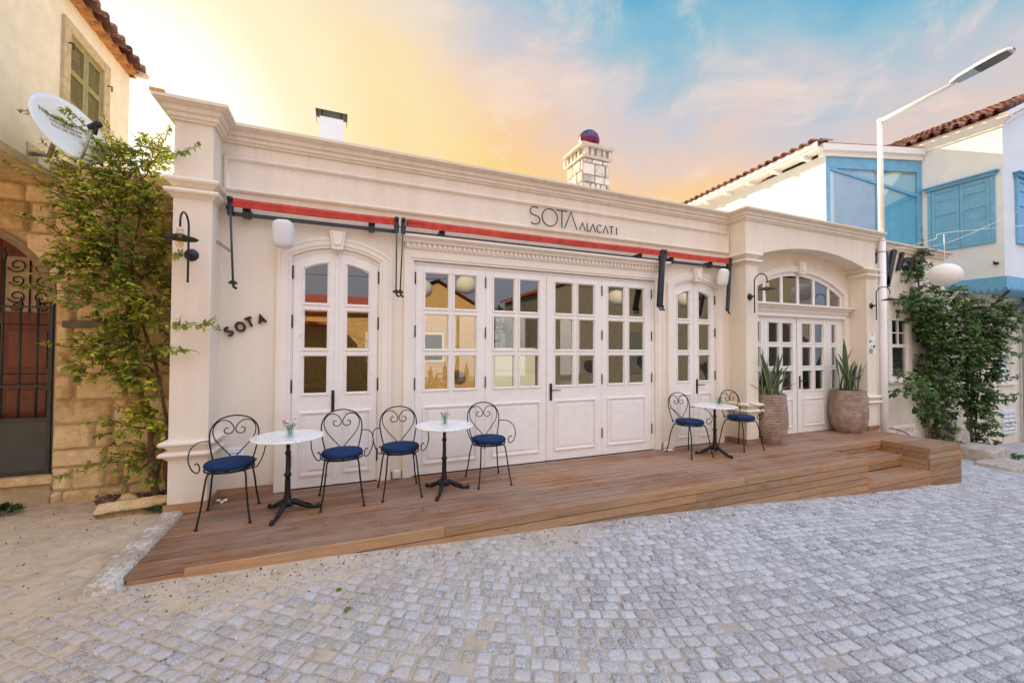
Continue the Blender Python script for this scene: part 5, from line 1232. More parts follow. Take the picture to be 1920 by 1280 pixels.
def tiles(mb, org, along, up, nal, nup, pal=.19, pup=.34, r_=.062, rr=None):
    """rows of half-round clay tiles: 'along' runs with the eave, 'up' climbs the roof"""
    rr = rr or random.Random(2); A_ = Vector(along).normalized(); U = Vector(up).normalized(); N = A_.cross(U).normalized(); N = N if N.z > 0 else -N
    for i in range(nal):
        for j in range(nup):
            mb.cur = rr.random(); o = Vector(org)+A_*(i*pal+rr.uniform(-.008, .008))+U*(j*pup)+N*(.006*rr.random()); L_ = pup+.05; vs = []; sg = 8
            for e, (u_, rad, lift) in enumerate(((0, r_*1.06, .022), (L_, r_*.90, 0.0))):
                for th in (0, .011):
                    for k in range(sg+1):
                        a = PI*k/sg; vs.append(o+U*u_+A_*((rad-th)*math.cos(a))+N*((rad-th)*math.sin(a)+lift))
            n = sg+1; fs = []
            for k in range(sg): fs += [(k, k+1, 2*n+k+1, 2*n+k), (n+k+1, n+k, 3*n+k, 3*n+k+1), (k+1, k, n+k, n+k+1)]
            mb.add(vs, fs, True)
            # pan tile between
            o2 = o+A_*(pal/2); vs = []
            for u_ in (.0, L_):
                for k in range(sg+1):
                    a = PI+PI*k/sg; vs.append(o2+U*(u_-.02)+A_*(r_*.95*math.cos(a))+N*(r_*.6*math.sin(a)+.035))
            mb.add(vs, [(k, k+1, n+k+1, n+k) for k in range(sg)], True)
mb = MB(); tiles(mb, (UX+.15, 1.3, 5.17), (0, 1, 0), (-1, 0, .32), 31, 5, pal=.185); rf_ = hp_(mb, 'roof', TILE, fixn=False)
mb = MB(); mb.prism([(UX-.05, 5.10), (UX+.06, 5.10), (UX+.06, 5.14), (-4.2, 5.60), (-4.2, 5.53), (UX-.3, 5.13)], 1.2, 6.93); hp_(mb, 'eaves_board', mat('eave_timber', (.50, .22, .07), rough=.8, var=.4, vscale=9), rf_)
mb = MB(); mb.cur = .6
for i in range(30):
    y = 1.35+i*.186; sg = 8; vs = []
    for u_ in (UX+.12, UX-.02):
        for k in range(sg+1): a = PI+PI*k/sg; vs.append((u_, y+.085*math.cos(a), 5.125+.055*math.sin(a)+.02))
    mb.cur = rs.random(); mb.add(vs, [(k, k+1, sg+1+k+1, sg+1+k) for k in range(sg)], True)
hp_(mb, 'eave_tiles', mat('eave_tile', (.55, .27, .10), rough=.8, var=.35, vscale=12), rf_, fixn=False)
mb = MB(); mb.prism([(-4.2, 5.55), (-2.45, 5.15), (-2.45, 5.10), (-4.2, 5.10)], 6.85, 6.89); mb.prism([(-4.2, 5.6), (-6.5, 5.10), (-4.2, 5.10)], 1.25, 6.88); hp_(mb, 'gable', OLDPL)
# number plate under a small grey ledge
mb = MB(); mb.box(-2.50, -2.06, SY_-.13, SY_-.02, 1.70, 1.765); tag(mb.build('wall_ledge', mat('ledge_stone', (.17, .16, .125), rough=.8, var=.3), bevel=.012), 'grey stone ledge behind the bougainvillea on the block wall', 'ledge')
t = thing('number_plate', 'small dark blue house number plate under the grey ledge', 'number plate', (-2.24, SY_-.055, 1.60)); mb = MB(); mb.box(-.075, .075, -.006, .0, -.06, .06); mb.build('plate', mat('enamel_blue', (.02, .07, .17), rough=.3), t)
o = textmesh('2', .09, .002, 'numeral', WHITE, t); o.rotation_euler = (R(90), 0, 0); o.location = (-.05, -.009, -.045)
mb = MB(); mb.box(-.06, .06, -.0085, -.0065, .035, .05); mb.build('plate_line', WHITE, t)

# satellite dish
nd = Vector((.84, -.425, .338)).normalized(); mj = Vector((0, 0, 1)).cross(nd).normalized(); mn = nd.cross(mj).normalized(); DC = Vector((-2.272, 4.83, 3.426)) - nd*.03; RD = .30
t = thing('satellite_dish', 'white round satellite dish with dark lettering on the upper wall', 'satellite dish', DC)
mb = MB(); seg = 48; vs = []; par = lambda r_: .22*(r_/RD)**2*RD*.9
for th in (0, -.012):
    for j in range(9):
        r_ = RD*j/8
        for k in range(seg): A = 2*PI*k/seg; vs.append(mj*(r_*math.cos(A))+mn*(r_*math.sin(A)*1.0)+nd*(par(r_)+th))
fs = [(b_*9*seg+j*seg+k, b_*9*seg+j*seg+(k+1) % seg, b_*9*seg+(j+1)*seg+(k+1) % seg, b_*9*seg+(j+1)*seg+k) for b_ in (0, 1) for j in range(8) for k in range(seg)]+[(8*seg+k, 8*seg+(k+1) % seg, 17*seg+(k+1) % seg, 17*seg+k) for k in range(seg)]
mb.add(vs, fs, True); mb.build('dish', mat('dish_white', (.90, .89, .84), rough=.4), t)
MT = Matrix((mj, mn, nd)).transposed()
for txt, sz, yy in (('Next & NextStar', .058, .080), ('SATELLITE SYSTEMS', .029, .040), ('FULLY HD 100 CM', .029, .0)):
    o = textmesh(txt, sz, .001, 'lettering', mat('dish_ink', (.34, .26, .19), rough=.7), t)
    xs = [v.co.x for v in o.data.vertices]; xm = (min(xs)+max(xs))/2
    for v in o.data.vertices: 
        x, y = v.co.x-xm, v.co.y+yy; p_ = mj*x+mn*y+nd*(par(math.hypot(x, y))+.004+v.co.z); v.co = p_
mb = MB(); bot = -mn*RD*.96+nd*par(RD); foc = nd*.26-mn*.05; mb.tube([bot, foc], .012, 8); mb.build('feed_arm', mat('galvanised', (.45, .42, .36), rough=.4, metal=.6), t)
mb = MB(); mb.tube([foc-nd*.03, foc+nd*.05], .028, 12); mb.ball(foc+nd*.05, .030, 12, 8); mb.tube([foc+nd*.04, foc+nd*.02+Vector((0, 0, -.08))], .015, 8); mb.build('receiver', BLACK, t)
mb = MB(); wallp = Vector((UX, 5.12, 3.40))-DC; mb.tube([nd*-.01, nd*-.10, wallp+Vector((.12, 0, -.12)), wallp+Vector((0, 0, -.12))], .020, 10); mb.box(wallp.x, wallp.x+.012, wallp.y-.07, wallp.y+.07, wallp.z-.2, wallp.z-.04); mb.build('wall_bracket', mat('galvanised'), t)

# ------------------------------------------------------------------ climbing plants
def leaf(mb, p, d, up, L, q):
    d = d.normalized(); s_ = d.cross(up); s_ = s_.normalized() if s_.length > 1e-4 else d.orthogonal().normalized(); n = s_.cross(d)
    wv = L*q.uniform(.30, .38); f = L*q.uniform(.05, .14); dr = -L*q.uniform(.05, .25)
    a = p; b1 = p+d*L*.38+s_*wv+n*f; b2 = p+d*L*.38-s_*wv+n*f; m_ = p+d*L*.42; c1 = p+d*L*.72+s_*wv*.55+n*(f*.7+dr*.4); c2 = p+d*L*.72-s_*wv*.55+n*(f*.7+dr*.4); t_ = p+d*L+n*dr
    mm = p+d*L*.74+n*dr*.45
    mb.add([a, b1, b2, m_, c1, c2, mm, t_], [(0, 1, 3), (0, 3, 2), (1, 4, 6, 3), (3, 6, 5, 2), (4, 7, 6), (6, 7, 5)], False)
def plant(name, label, cat, clusters, branches, trunks, leafm, leafsize, dens, seed, yspread, loc, clampy=None, flowers=None, twig=.0045, nosun=None):
    t = thing(name, label, cat, loc); q = random.Random(seed); L0 = Vector(loc); crown = MB(); tw = MB(); tk = MB(); fl = MB()
    for path_, r0 in trunks:
        pts = catmull(path_, 6); n = len(pts); pts = [p+Vector((noise.noise(p*3+Vector((seed, 0, 0)))*.03, noise.noise(p*3+Vector((0, seed, 0)))*.03, 0))-L0 for p in pts]
        tk.tube(pts, [r0*(1-.65*i/(n-1))*(1+.15*noise.noise(pts[i]*9)) for i in range(n)], 9)
    tpts = [Vector(p) for path_, r0 in trunks for p in catmull(path_, 8)]
    def spray(p0, dirv, length, nl, size, tone):
        """a short twig with alternating leaves"""
        p = p0.copy(); d = dirv.normalized(); step = length/nl; pts = [p-L0]
        for i in range(nl):
            d = (d+Vector((q.gauss(0, .16), q.gauss(0, .16), q.gauss(-.03, .14)))).normalized(); p = p+d*step
            if clampy and p.y > clampy: p.y = clampy
            pts.append(p-L0)
            sd2 = d.cross(Vector((0, 0, 1))); sd2 = sd2.normalized() if sd2.length > .1 else Vector((1, 0, 0))
            for s_ in ((1, -1) if q.random() < .55 else (q.choice((1, -1)),)):
                ld = (d*.5+sd2*s_*q.uniform(.5, 1.1)+Vector((q.gauss(0, .3), q.gauss(-.15, .3), q.gauss(-.35, .3)))).normalized()
                up = Vector((q.gauss(0, .35), q.gauss(-.45, .35), 1)).normalized()
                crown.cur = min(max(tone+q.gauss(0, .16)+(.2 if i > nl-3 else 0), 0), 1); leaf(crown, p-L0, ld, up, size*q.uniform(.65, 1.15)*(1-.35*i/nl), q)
        tw.tube(pts, [twig*(1-.6*i/len(pts)) for i in range(len(pts))], 4)
        return p
    for (cx, cy, cz, cr) in clusters:
        area = cr*cr; ns = max(3, int(dens*area)); c_ = Vector((cx, cy, cz)); tb = q.uniform(.30, .62)
        near = min(tpts, key=lambda v: (v-c_).length); tw.tube([near-L0, (near+c_)/2-L0+Vector((0, -.03, .04)), c_-L0], [twig*2.2, twig*1.8, twig], 5)
        for i in range(ns):
            v = Vector((q.gauss(0, 1), q.gauss(0, 1), q.gauss(0, 1))).normalized()*(q.random()**.45)
            p0 = c_+Vector((v.x*cr*.8, v.y*min(cr, yspread), v.z*cr*.75)); 
            if noise.noise(p0*4.2+Vector((seed, 0, 0))) < -.20: continue
            dirv = Vector((v.x+q.gauss(0, .3), v.y*.8-.35+q.gauss(0, .3), v.z*.7+.25+q.gauss(0, .3)))
            tone = tb+(.22*v.z)+(-.12 if v.y > .2 else .05)  # light painted into leaf tone: paler at cluster tops, darker at the back
            spray(p0, dirv, q.uniform(.10, .22), q.randint(4, 7), leafsize, tone)
            if flowers and q.random() < flowers: 
                for k in range(4):
                    fl.cur = .5; leaf(fl, p0-L0+Vector((0, -.03, 0)), Vector((q.gauss(0, 1), q.gauss(-.5, 1), q.gauss(0, 1))), Vector((q.gauss(0, 1), -1, q.random())), .04, q)
    for path_ in branches:
        P = catmull(path_, 5); P = [p+Vector((q.gauss(0, .012), q.gauss(0, .012), q.gauss(0, .012))) for p in P]; n = len(P); tw.tube([p-L0 for p in P], [twig*1.5*(1-.7*i/n) for i in range(n)], 5)
        tot = sum((b_-a).length for a, b_ in zip(P, P[1:])); m_ = int(tot/.032)
        for i in range(m_):
            u = i/m_*(n-1); k = int(u); p = P[k].lerp(P[min(k+1, n-1)], u-k); d = (P[min(k+1, n-1)]-P[k]).normalized() if k < n-1 else Vector((1, 0, 0)); sd2 = d.cross(Vector((0, 1, 0))).normalized() if abs(d.y) < .95 else Vector((1, 0, 0))
            for s_ in (1, -1):
                if q.random() < .25: continue
                crown.cur = min(max(q.gauss(.55, .18), 0), 1); leaf(crown, p-L0, (d*.55+sd2*s_+Vector((0, q.gauss(-.2, .3), q.gauss(-.25, .2)))), Vector((q.gauss(0, .3), -.5, 1)), leafsize*q.uniform(.6, 1.05)*(1-.3*i/m_), q)
            if q.random() < .06 and tot > .5: spray(p, d+sd2*q.choice((-1, 1))*.8, .12, 4, leafsize*.8, .6)
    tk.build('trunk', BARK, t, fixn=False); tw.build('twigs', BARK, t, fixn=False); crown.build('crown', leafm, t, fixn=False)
    if fl.v: fl.build('blossoms', PINK, t, fixn=False)
    print(name, 'leaf faces', len(crown.f)); return t
LV = [(-1.76, 5.02, 3.38, 0.17), (-1.93, 5.0, 3.19, 0.27), (-2.22, 5.0, 3.04, 0.20), (-2.12, 4.98, 2.8, 0.31), (-1.84, 5.0, 2.84, 0.26), (-1.96, 4.96, 2.45, 0.30), (-2.23, 5.0, 2.38, 0.22), (-2.30, 5.02, 2.24, 0.16), (-1.76, 5.02, 2.21, 0.19), (-2.03, 4.95, 1.98, 0.29), (-1.80, 5.0, 1.83, 0.24), (-2.14, 5.05, 1.52, 0.16), (-1.9, 5.0, 1.46, 0.22), (-2.18, 5.08, 1.31, 0.13), (-1.90, 5.02, 1.26, 0.17), (-1.72, 5.05, 1.1, 0.15), (-1.70, 5.1, 0.81, 0.13), (-1.80, 5.05, 0.79, 0.15), (-1.98, 5.1, 0.69, 0.13), (-1.69, 5.12, 0.49, 0.13), (-1.88, 5.1, 0.42, 0.11), (-1.71, 5.12, 0.26, 0.11),
      (-1.66, 5.1, 1.55, .14), (-1.64, 5.1, 2.55, .15), (-1.66, 5.1, 2.0, .14)]
LB = [[(-1.99, 5.1, 2.71), (-2.1, 4.95, 3.35), (-2.33, 4.8, 3.5), (-2.49, 4.6, 3.45)], [(-2.05, 5.1, 2.65), (-2.24, 4.95, 2.93), (-2.34, 4.85, 3.16), (-2.39, 4.7, 3.27)], [(-2.15, 5.1, 2.64), (-2.37, 5.0, 2.88), (-2.54, 4.9, 3.01), (-2.69, 4.8, 3.06)], [(-2.0, 5.1, 2.91), (-2.02, 5.05, 3.31), (-2.07, 5.0, 3.53), (-2.13, 5.0, 3.77)], [(-1.92, 5.1, 2.93), (-1.65, 4.8, 3.27), (-1.4, 4.55, 3.27), (-1.23, 4.5, 3.32)], [(-1.85, 5.1, 1.78), (-1.41, 4.6, 1.72), (-1.2, 4.5, 1.71), (-1.03, 4.45, 1.7)], [(-1.77, 5.1, 1.52), (-1.44, 4.6, 1.49), (-1.33, 4.55, 1.48)], [(-2.19, 5.1, 2.43), (-2.44, 5.0, 2.58), (-2.53, 4.9, 2.63), (-2.61, 4.8, 2.64)], [(-2.22, 5.1, 2.02), (-2.43, 5.0, 2.02), (-2.58, 4.95, 2.03), (-2.65, 4.9, 2.05)], [(-2.09, 5.1, 1.46), (-2.31, 5.0, 1.51), (-2.43, 4.95, 1.54), (-2.46, 4.9, 1.54)], [(-1.79, 5.1, 0.42), (-2.1, 5.0, 0.43), (-2.27, 4.95, 0.37), (-2.38, 4.9, 0.32)], [(-1.84, 5.1, 3.25), (-1.7, 5.05, 3.44), (-1.64, 5.05, 3.64), (-1.62, 5.05, 3.73)], [(-1.66, 5.0, 2.3), (-1.42, 4.6, 2.34), (-1.34, 4.55, 2.39)], [(-2.12, 5.1, 3.05), (-2.14, 4.95, 3.44), (-2.24, 4.8, 3.56), (-2.3, 4.75, 3.56)]]
LT = [([(-1.71, 5.15, -0.05), (-1.75, 5.15, 0.56), (-1.85, 5.15, 1.15), (-1.93, 5.15, 1.78), (-2.03, 5.15, 2.4), (-2.08, 5.15, 2.92)], .034), ([(-1.63, 5.2, -0.05), (-1.66, 5.2, 0.82), (-1.8, 5.2, 1.57), (-1.94, 5.2, 2.21), (-1.9, 5.2, 2.85)], .020), ([(-1.93, 5.15, 1.78), (-2.09, 5.15, 1.57), (-2.19, 5.15, 1.46)], .014), ([(-2.03, 5.15, 2.4), (-2.19, 5.15, 2.59), (-2.33, 5.15, 2.68)], .014), ([(-1.76, 5.22, -.05), (-1.60, 5.22, 1.0), (-1.64, 5.2, 2.2)], .016)]
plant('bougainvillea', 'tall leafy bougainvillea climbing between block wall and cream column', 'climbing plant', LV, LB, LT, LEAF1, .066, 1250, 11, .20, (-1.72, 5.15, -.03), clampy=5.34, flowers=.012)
RV = [(11.64, 4.85, 3.93, 0.10), (11.51, 4.85, 3.57, 0.13), (11.29, 4.85, 3.26, 0.16), (11.49, 4.85, 3.1, 0.19), (11.61, 4.85, 2.76, 0.23), (11.2, 4.82, 2.51, 0.25), (10.85, 4.75, 2.37, 0.24), (11.5, 4.75, 2.29, 0.4), (11.69, 4.7, 1.95, 0.50), (12.31, 4.6, 2.19, 0.50), (11.76, 4.65, 1.49, 0.50), (12.38, 4.55, 1.61, 0.56), (11.55, 4.7, 0.92, 0.44), (10.5, 4.6, 0.74, 0.26), (10.0, 4.5, 0.88, 0.17), (10.78, 4.6, 0.51, 0.24), (11.97, 4.75, 0.22, 0.36), (12.06, 4.75, -0.25, 0.33), (12.11, 4.6, 2.64, 0.26), (12.04, 4.7, 2.82, 0.14), (11.9, 4.7, .65, .38)]
RV2 = [(13.2, 4.5, 2.09, 0.50), (13.65, 4.4, 2.22, 0.36), (13.43, 4.5, 1.61, 0.46), (12.57, 4.6, 0.91, 0.48), (13.16, 4.5, 1.14, 0.48), (13.04, 4.55, 0.54, 0.40), (12.93, 4.6, 0.07, 0.33), (13.38, 4.55, -0.19, 0.27), (13.6, 4.3, 2.57, 0.21), (14.24, 4.3, 2.35, 0.17), (12.8, 4.5, 1.7, .4), (12.9, 4.6, 2.5, .3), (13.1, 4.5, -.45, .22)]
RB1 = [[(11.68, 4.85, 3.58), (11.57, 4.82, 3.92), (11.49, 4.8, 4.16)], [(11.77, 4.85, 3.3), (11.87, 4.8, 3.41), (11.98, 4.8, 3.46)], [(11.3, 4.85, 3.3), (11.0, 4.8, 3.05), (10.85, 4.8, 2.95)]]
RB = [[(13.68, 4.5, 1.74), (14.13, 4.4, 1.49), (14.89, 4.4, 1.43)], [(13.4, 4.5, 1.01), (14.0, 4.45, 0.94), (14.59, 4.4, 0.9)], [(13.39, 4.5, 0.65), (13.98, 4.45, 0.49), (14.62, 4.4, 0.5)], [(13.62, 4.5, 0.4), (14.11, 4.45, 0.36), (14.48, 4.4, 0.4)], [(13.12, 4.5, 0.19), (13.46, 4.45, 0.12), (13.9, 4.4, 0.05)], [(12.87, 4.5, -0.15), (13.2, 4.45, -0.16), (13.7, 4.4, -0.2)], [(12.93, 4.4, -0.37), (12.86, 4.3, -0.57), (12.67, 4.2, -0.64)], [(13.6, 4.4, 2.2), (14.3, 4.4, 2.1), (15.0, 4.4, 2.0)], [(13.7, 4.4, 1.9), (14.4, 4.3, 1.75), (15.1, 4.3, 1.75)]]
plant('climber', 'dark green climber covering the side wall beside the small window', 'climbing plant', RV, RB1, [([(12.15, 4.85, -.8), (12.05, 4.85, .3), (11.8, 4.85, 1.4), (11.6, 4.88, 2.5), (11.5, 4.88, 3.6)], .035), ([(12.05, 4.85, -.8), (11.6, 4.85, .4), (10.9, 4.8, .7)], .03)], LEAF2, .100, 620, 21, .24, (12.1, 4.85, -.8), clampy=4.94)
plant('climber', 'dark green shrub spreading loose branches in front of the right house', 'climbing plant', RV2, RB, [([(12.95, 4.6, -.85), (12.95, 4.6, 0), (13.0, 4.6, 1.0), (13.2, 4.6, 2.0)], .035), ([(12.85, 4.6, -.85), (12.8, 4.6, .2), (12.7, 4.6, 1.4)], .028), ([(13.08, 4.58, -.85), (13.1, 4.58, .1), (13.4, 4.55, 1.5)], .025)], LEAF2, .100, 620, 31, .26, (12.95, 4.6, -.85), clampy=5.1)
# flower bed at the foot of the bougainvillea
mb = MB(); nx, ny = 26, 18; vs = []
for j in range(ny+1):
    for i in range(nx+1):
        u, v = i/nx, j/ny; x = -2.16+.72*u-.14*v*(1-u); y = 4.93+.44*v+.20*(1-u)*(1-v); e = min(u, 1-u, v, 1-v)
        vs.append((x, y, gz(x, y)-.01+min(e*6, 1)*(.045+.02*noise.noise(Vector((x*9, y*9, 0)))+.01*noise.noise(Vector((x*40, y*40, 0))))))
mb.add(vs, [(j*(nx+1)+i, j*(nx+1)+i+1, (j+1)*(nx+1)+i+1, (j+1)*(nx+1)+i) for j in range(ny) for i in range(nx)], True)
tag(mb.build('flower_bed', mat('mulch', (.16, .095, .065), rough=1, var=.6, vscale=60, bump=1, bscale=80), fixn=False), kind='structure')
mb = MB(); q = random.Random(8)
for i in range(700):
    u, v = q.random(), q.random(); x = -2.12+.66*u-.12*v*(1-u); y = 4.95+.38*v+.18*(1-u)*(1-v); s_ = q.uniform(.006, .017); mb.cur = q.random()
    mb.obox((x, y, gz(x, y)+.045), Vector((q.gauss(0, 1), q.gauss(0, 1), q.gauss(0, .4))).normalized(), Vector((q.gauss(0, 1), q.gauss(0, 1), q.gauss(0, 1))).normalized(), Vector((0, 0, 1)), s_, s_*.5, s_*.3)
tag(mb.build('wood_chips', mat('chips', rough=.9, extra=x_leaf((.07, .035, .025), (.20, .11, .075), (.36, .24, .17))), fixn=False), 'brown bark chips scattered over the bed under the bougainvillea', 'bark chips', kind='stuff')
def groundcover(c, rx, ry, n, L, label, seed, mt=LEAF1, hgt=.05):
    mb = MB(); q = random.Random(seed)
    for i in range(n):
        a = q.uniform(0, 2*PI); r_ = q.random()**.6; x, y = c[0]+rx*r_*math.cos(a), c[1]+ry*r_*math.sin(a); z = gz(x, y)+q.uniform(.0, hgt)*(1.2-r_)+.02; mb.cur = min(max(q.gauss(.4, .2), 0), 1)
        leaf(mb, Vector((x, y, z)), Vector((q.gauss(0, 1), q.gauss(0, 1), q.uniform(.1, 1.1))), Vector((q.gauss(0, .5), q.gauss(0, .5), 1)), L*q.uniform(.6, 1.3), q)
    return tag(mb.build('ground_cover', mt, fixn=False), label, 'ground cover', kind='stuff')
groundcover((-1.52, 4.86), .20, .09, 900, .022, 'low grey green ground cover spilling over the kerb by the column', 3, LEAF2, .06)
groundcover((-2.80, 5.17), .13, .06, 160, .045, 'tuft of weeds at the foot of the block wall', 4, LEAF2, .09)
mb = MB(); mb.ball((-1.87, 5.02, .07), .07, 12, 8, (1.0, .5, .8), .7, M=Matrix.Rotation(.5, 3, 'Y')); tag(mb.build('stone', STONE), 'pale loose stone lying in the flower bed', 'stone')
mb = MB(); roundblock(mb, 0, .62, 0, .12, 0, .1, 3.3); o = mb.build('edging_stone', STONE, fixn=False); o.rotation_euler = (R(-70), 0, R(10)); o.location = (-2.02, 4.78, -.02); tag(o, 'worn edging stone in front of the flower bed', 'kerb')

# ------------------------------------------------------------------ white and blue house on the right
bh = thing('blue_shuttered_house', 'white two storey house with blue shutters and overhanging bay', 'house', (14.5, 5.2, -.95))
def bp(mb, name, mt, parent=None, **k):
    o = mb.build(name, mt, None, **k); par = parent or bh; o.parent = par; off = Vector(par.location)+(Vector(par.parent.location) if par.parent else Vector()); o.location = -off; return o
BX, BY0, BY1, GY = 14.5, 4.535, 6.03, 5.17
mb = MB(); mb.box(BX, 22, BY0, 12, 3.30, 6.92); mb.prism([(BX, 6.92), (BX+3.6, 8.65), (22, 6.92)], BY0, BY0+.3)
bp(mb, 'upper_wall', HOUSEW)
mb = MB()
for (a, b_, c_, d_) in ((12.88, 16.10, -1.3, 3.0), (16.10, 16.86, -1.3, .70), (16.10, 16.86, 2.95, 3.0), (16.86, 22, -1.3, 3.0)): mb.box(a, b_, GY, GY+.25, c_, d_)
mb.box(12.88, 13.1, GY+.25, 12, -1.3, 3.0); bp(mb, 'ground_floor_wall', PLASTER)
mb = MB()
mb.box(BX-.035, BX, BY0-.035, BY1, 3.025, 3.30); mb.box(BX, 22, BY0-.035, BY0, 3.025, 3.30); bp(mb, 'blue_band', BLUE)
mb = MB(); mb.box(BX-.02, 22, BY0-.01, GY, 2.985, 3.024); bp(mb, 'soffit', BLUE)
mb = MB(); n = 12
for i in range(n):
    y0 = BY0+.02+(BY1-BY0)*i/n; y1 = y0+(BY1-BY0)/n-.01; mb.prism([(y0, 3.03), (y1, 3.03), ((y0+y1)/2, 2.93)], BX-.034, BX-.018, axis='x')
for i in range(50): x0 = BX+i*.1; mb.prism([(x0, 3.03), (x0+.09, 3.03), (x0+.045, 2.95)], BY0-.034, BY0-.018)
bp(mb, 'scalloped_edge', BLUE)
for x in (14.9, 16.2, 17.6):
    mb = MB(); mb.tube([(x, BY0+.05, 3.0), (x, GY+.02, 2.25)], .032, 8); bp(mb, 'brace', mat('brace_paint', (.05, .085, .12), rough=.5))
mb = MB(); ep = [(-.02, 6.88), (.03, 6.88), (.035, 6.94), (.06, 6.96), (.16, 7.04), (.165, 7.13), (-.02, 7.13)]
mb.sweep([(BX, 12), (BX, BY0), (BX+.02, BY0)], ep, flip=1); 
mb.prism([(BX-.17, 7.03), (BX+3.6, 8.75), (BX+3.6, 8.87), (BX-.17, 7.14)], BY0-.16, BY0-.0); mb.prism([(BX, 6.92), (BX+3.6, 8.65), (BX+3.6, 8.76), (BX-.02, 7.02)], BY0-.05, BY0-.0)
bp(mb, 'eaves_cornice', WHITE)
mb = MB(); tiles(mb, (BX-.24, BY0+.0, 7.15), (0, 1, 0), (1, 0, .46), 22, 9, pal=.235, r_=.08, rr=random.Random(3)); mb2r = bp(mb, 'roof', TILE, fixn=False)
mb = MB()
for k in range(14):
    mb.cur = rs.random(); u = k*.31; a = Vector((BX-.2+u, BY0-.08, 7.20+u*.46)); b_ = a+Vector((.36, 0, .166)); mb.tube([a+Vector((0, 0, .03)), b_], [.088, .075], 10)
bp(mb, 'verge_tiles', TILE, mb2r)
mb = MB(); mb.prism([(BX-.2, 7.13), (BX+3.6, 8.88), (BX+3.6, 8.86), (BX-.2, 7.11)], BY0, 11.9); bp(mb, 'roof_deck', TILE, mb2r)
# shutters on the left face of the bay
def shutter_window(y0, y1, z0, z1, xface, label=None, axis='x'):
    mb = MB()
    def bx(a, b_, c_, d_, t0, t1):
        if axis == 'x': mb.box(xface-t1, xface-t0, a, b_, c_, d_)
        else: mb.box(a, b_, xface-t1, xface-t0, c_, d_)
    bx(y0-.07, y0, z0-.07, z1+.02, 0, .05); bx(y1, y1+.07, z0-.07, z1+.02, 0, .05); bx(y0, y1, z0-.07, z0, 0, .05)
    bx(y0-.10, y1+.10, z1+.02, z1+.09, 0, .09); bx(y0-.16, y1+.16, z1+.09, z1+.125, 0, .14)
    w_ = bp(mb, 'window', BLUE, bevel=.004); ym = (y0+y1)/2
    for a, b_ in ((y0+.004, ym-.004), (ym+.004, y1-.004)):
        mb = MB(); bx(a, b_, z0, z1, .0, .022); mb3 = mb
        for c_, d_, e_, f_ in ((a, a+.07, z0, z1), (b_-.07, b_, z0, z1), (a+.07, b_-.07, z0, z0+.09), (a+.07, b_-.07, z1-.09, z1), (a+.07, b_-.07, z0+(z1-z0)*.56, z0+(z1-z0)*.56+.06), (a+.07, b_-.07, z0+(z1-z0)*.80, z0+(z1-z0)*.80+.05)): bx(c_, d_, e_, f_, .022, .038)
        s_ = bp(mb, 'shutter', BLUE, w_, bevel=.004)
        for zz in (z0+.22, z1-.32):
            hy = a+.02 if a < ym-.1 and a < y0+.1 else b_-.02
            mb = MB(); 
            for dd in (-.045, .045):
                c_ = (xface-.045, hy+dd, zz) if axis == 'x' else (hy+dd, xface-.045, zz); mb.ball(c_, .035, 8, 6, (.25, 1, 1) if axis == 'x' else (1, .25, 1))
            bp(mb, 'hinge', BLACK, s_)
shutter_window(4.735, 5.82, 4.20, 5.74, BX)
shutter_window(15.15, 16.25, 4.20, 5.74, BY0, axis='y')
for (y, z) in ((4.45, 3.72), ):
    mb = MB(); mb.ball((BX-.05, 4.66, 3.62), .055, 10, 8, (.5, 1, .6)); mb.tube([(BX, 4.66, 3.60), (BX-.06, 4.66, 3.60), (BX-.06, 4.70, 3.68)], .016, 6); bp(mb, 'shutter_stop', BLACK)
# ground floor window and vent, drain pipe
mb = MB(); ring_box(mb, 16.16, 16.80, .82, 2.88, .06, GY-.02, GY+.05); mb.box(16.16, 16.80, GY, GY+.04, 1.42, 1.50); mb.box(16.16, 16.80, GY, GY+.04, 2.0, 2.05); mb.box(16.46, 16.50, GY+.0, GY+.04, 1.5, 2.88); mb.box(16.02, 16.94, GY-.06, GY, .62, .72)
w_ = bp(mb, 'window', PAINT); mg = MB(); mg.add([(16.16, GY+.03, .82), (16.16, GY+.03, 2.88), (16.80, GY+.03, 2.88), (16.80, GY+.03, .82)], [(0, 1, 2, 3)]); bp(mg, 'glass_panes', GLASSB, w_)
mb = MB(); mb.box(16.16, 16.8, GY+.04, GY+.05, .82, 1.3); bp(mb, 'curtain', PAPER, w_)
mb = MB(); ring_box(mb, 16.22, 16.86, -.62, -.10, .06, GY-.03, GY)
for i in range(5): mb.obox((16.54, GY-.01, -.56+i*.11), Vector((1, 0, 0)), Vector((0, 1, .6)).normalized(), Vector((0, -.6, 1)).normalized(), .31, .03, .008)
mb.box(16.53, 16.56, GY-.03, GY, -.62, -.10); bp(mb, 'vent_grille', HOUSEW)
mb = MB(); mb.tube([(17.30, GY-.10, -1.2), (17.30, GY-.10, 2.98)], .06, 12); 
for z in (.3, 1.9): mb.box(17.23, 17.37, GY-.11, GY, z, z+.04)
bp(mb, 'drain_pipe', mat('pipe_grey', (.42, .44, .46), rough=.4, metal=.3, var=.25))
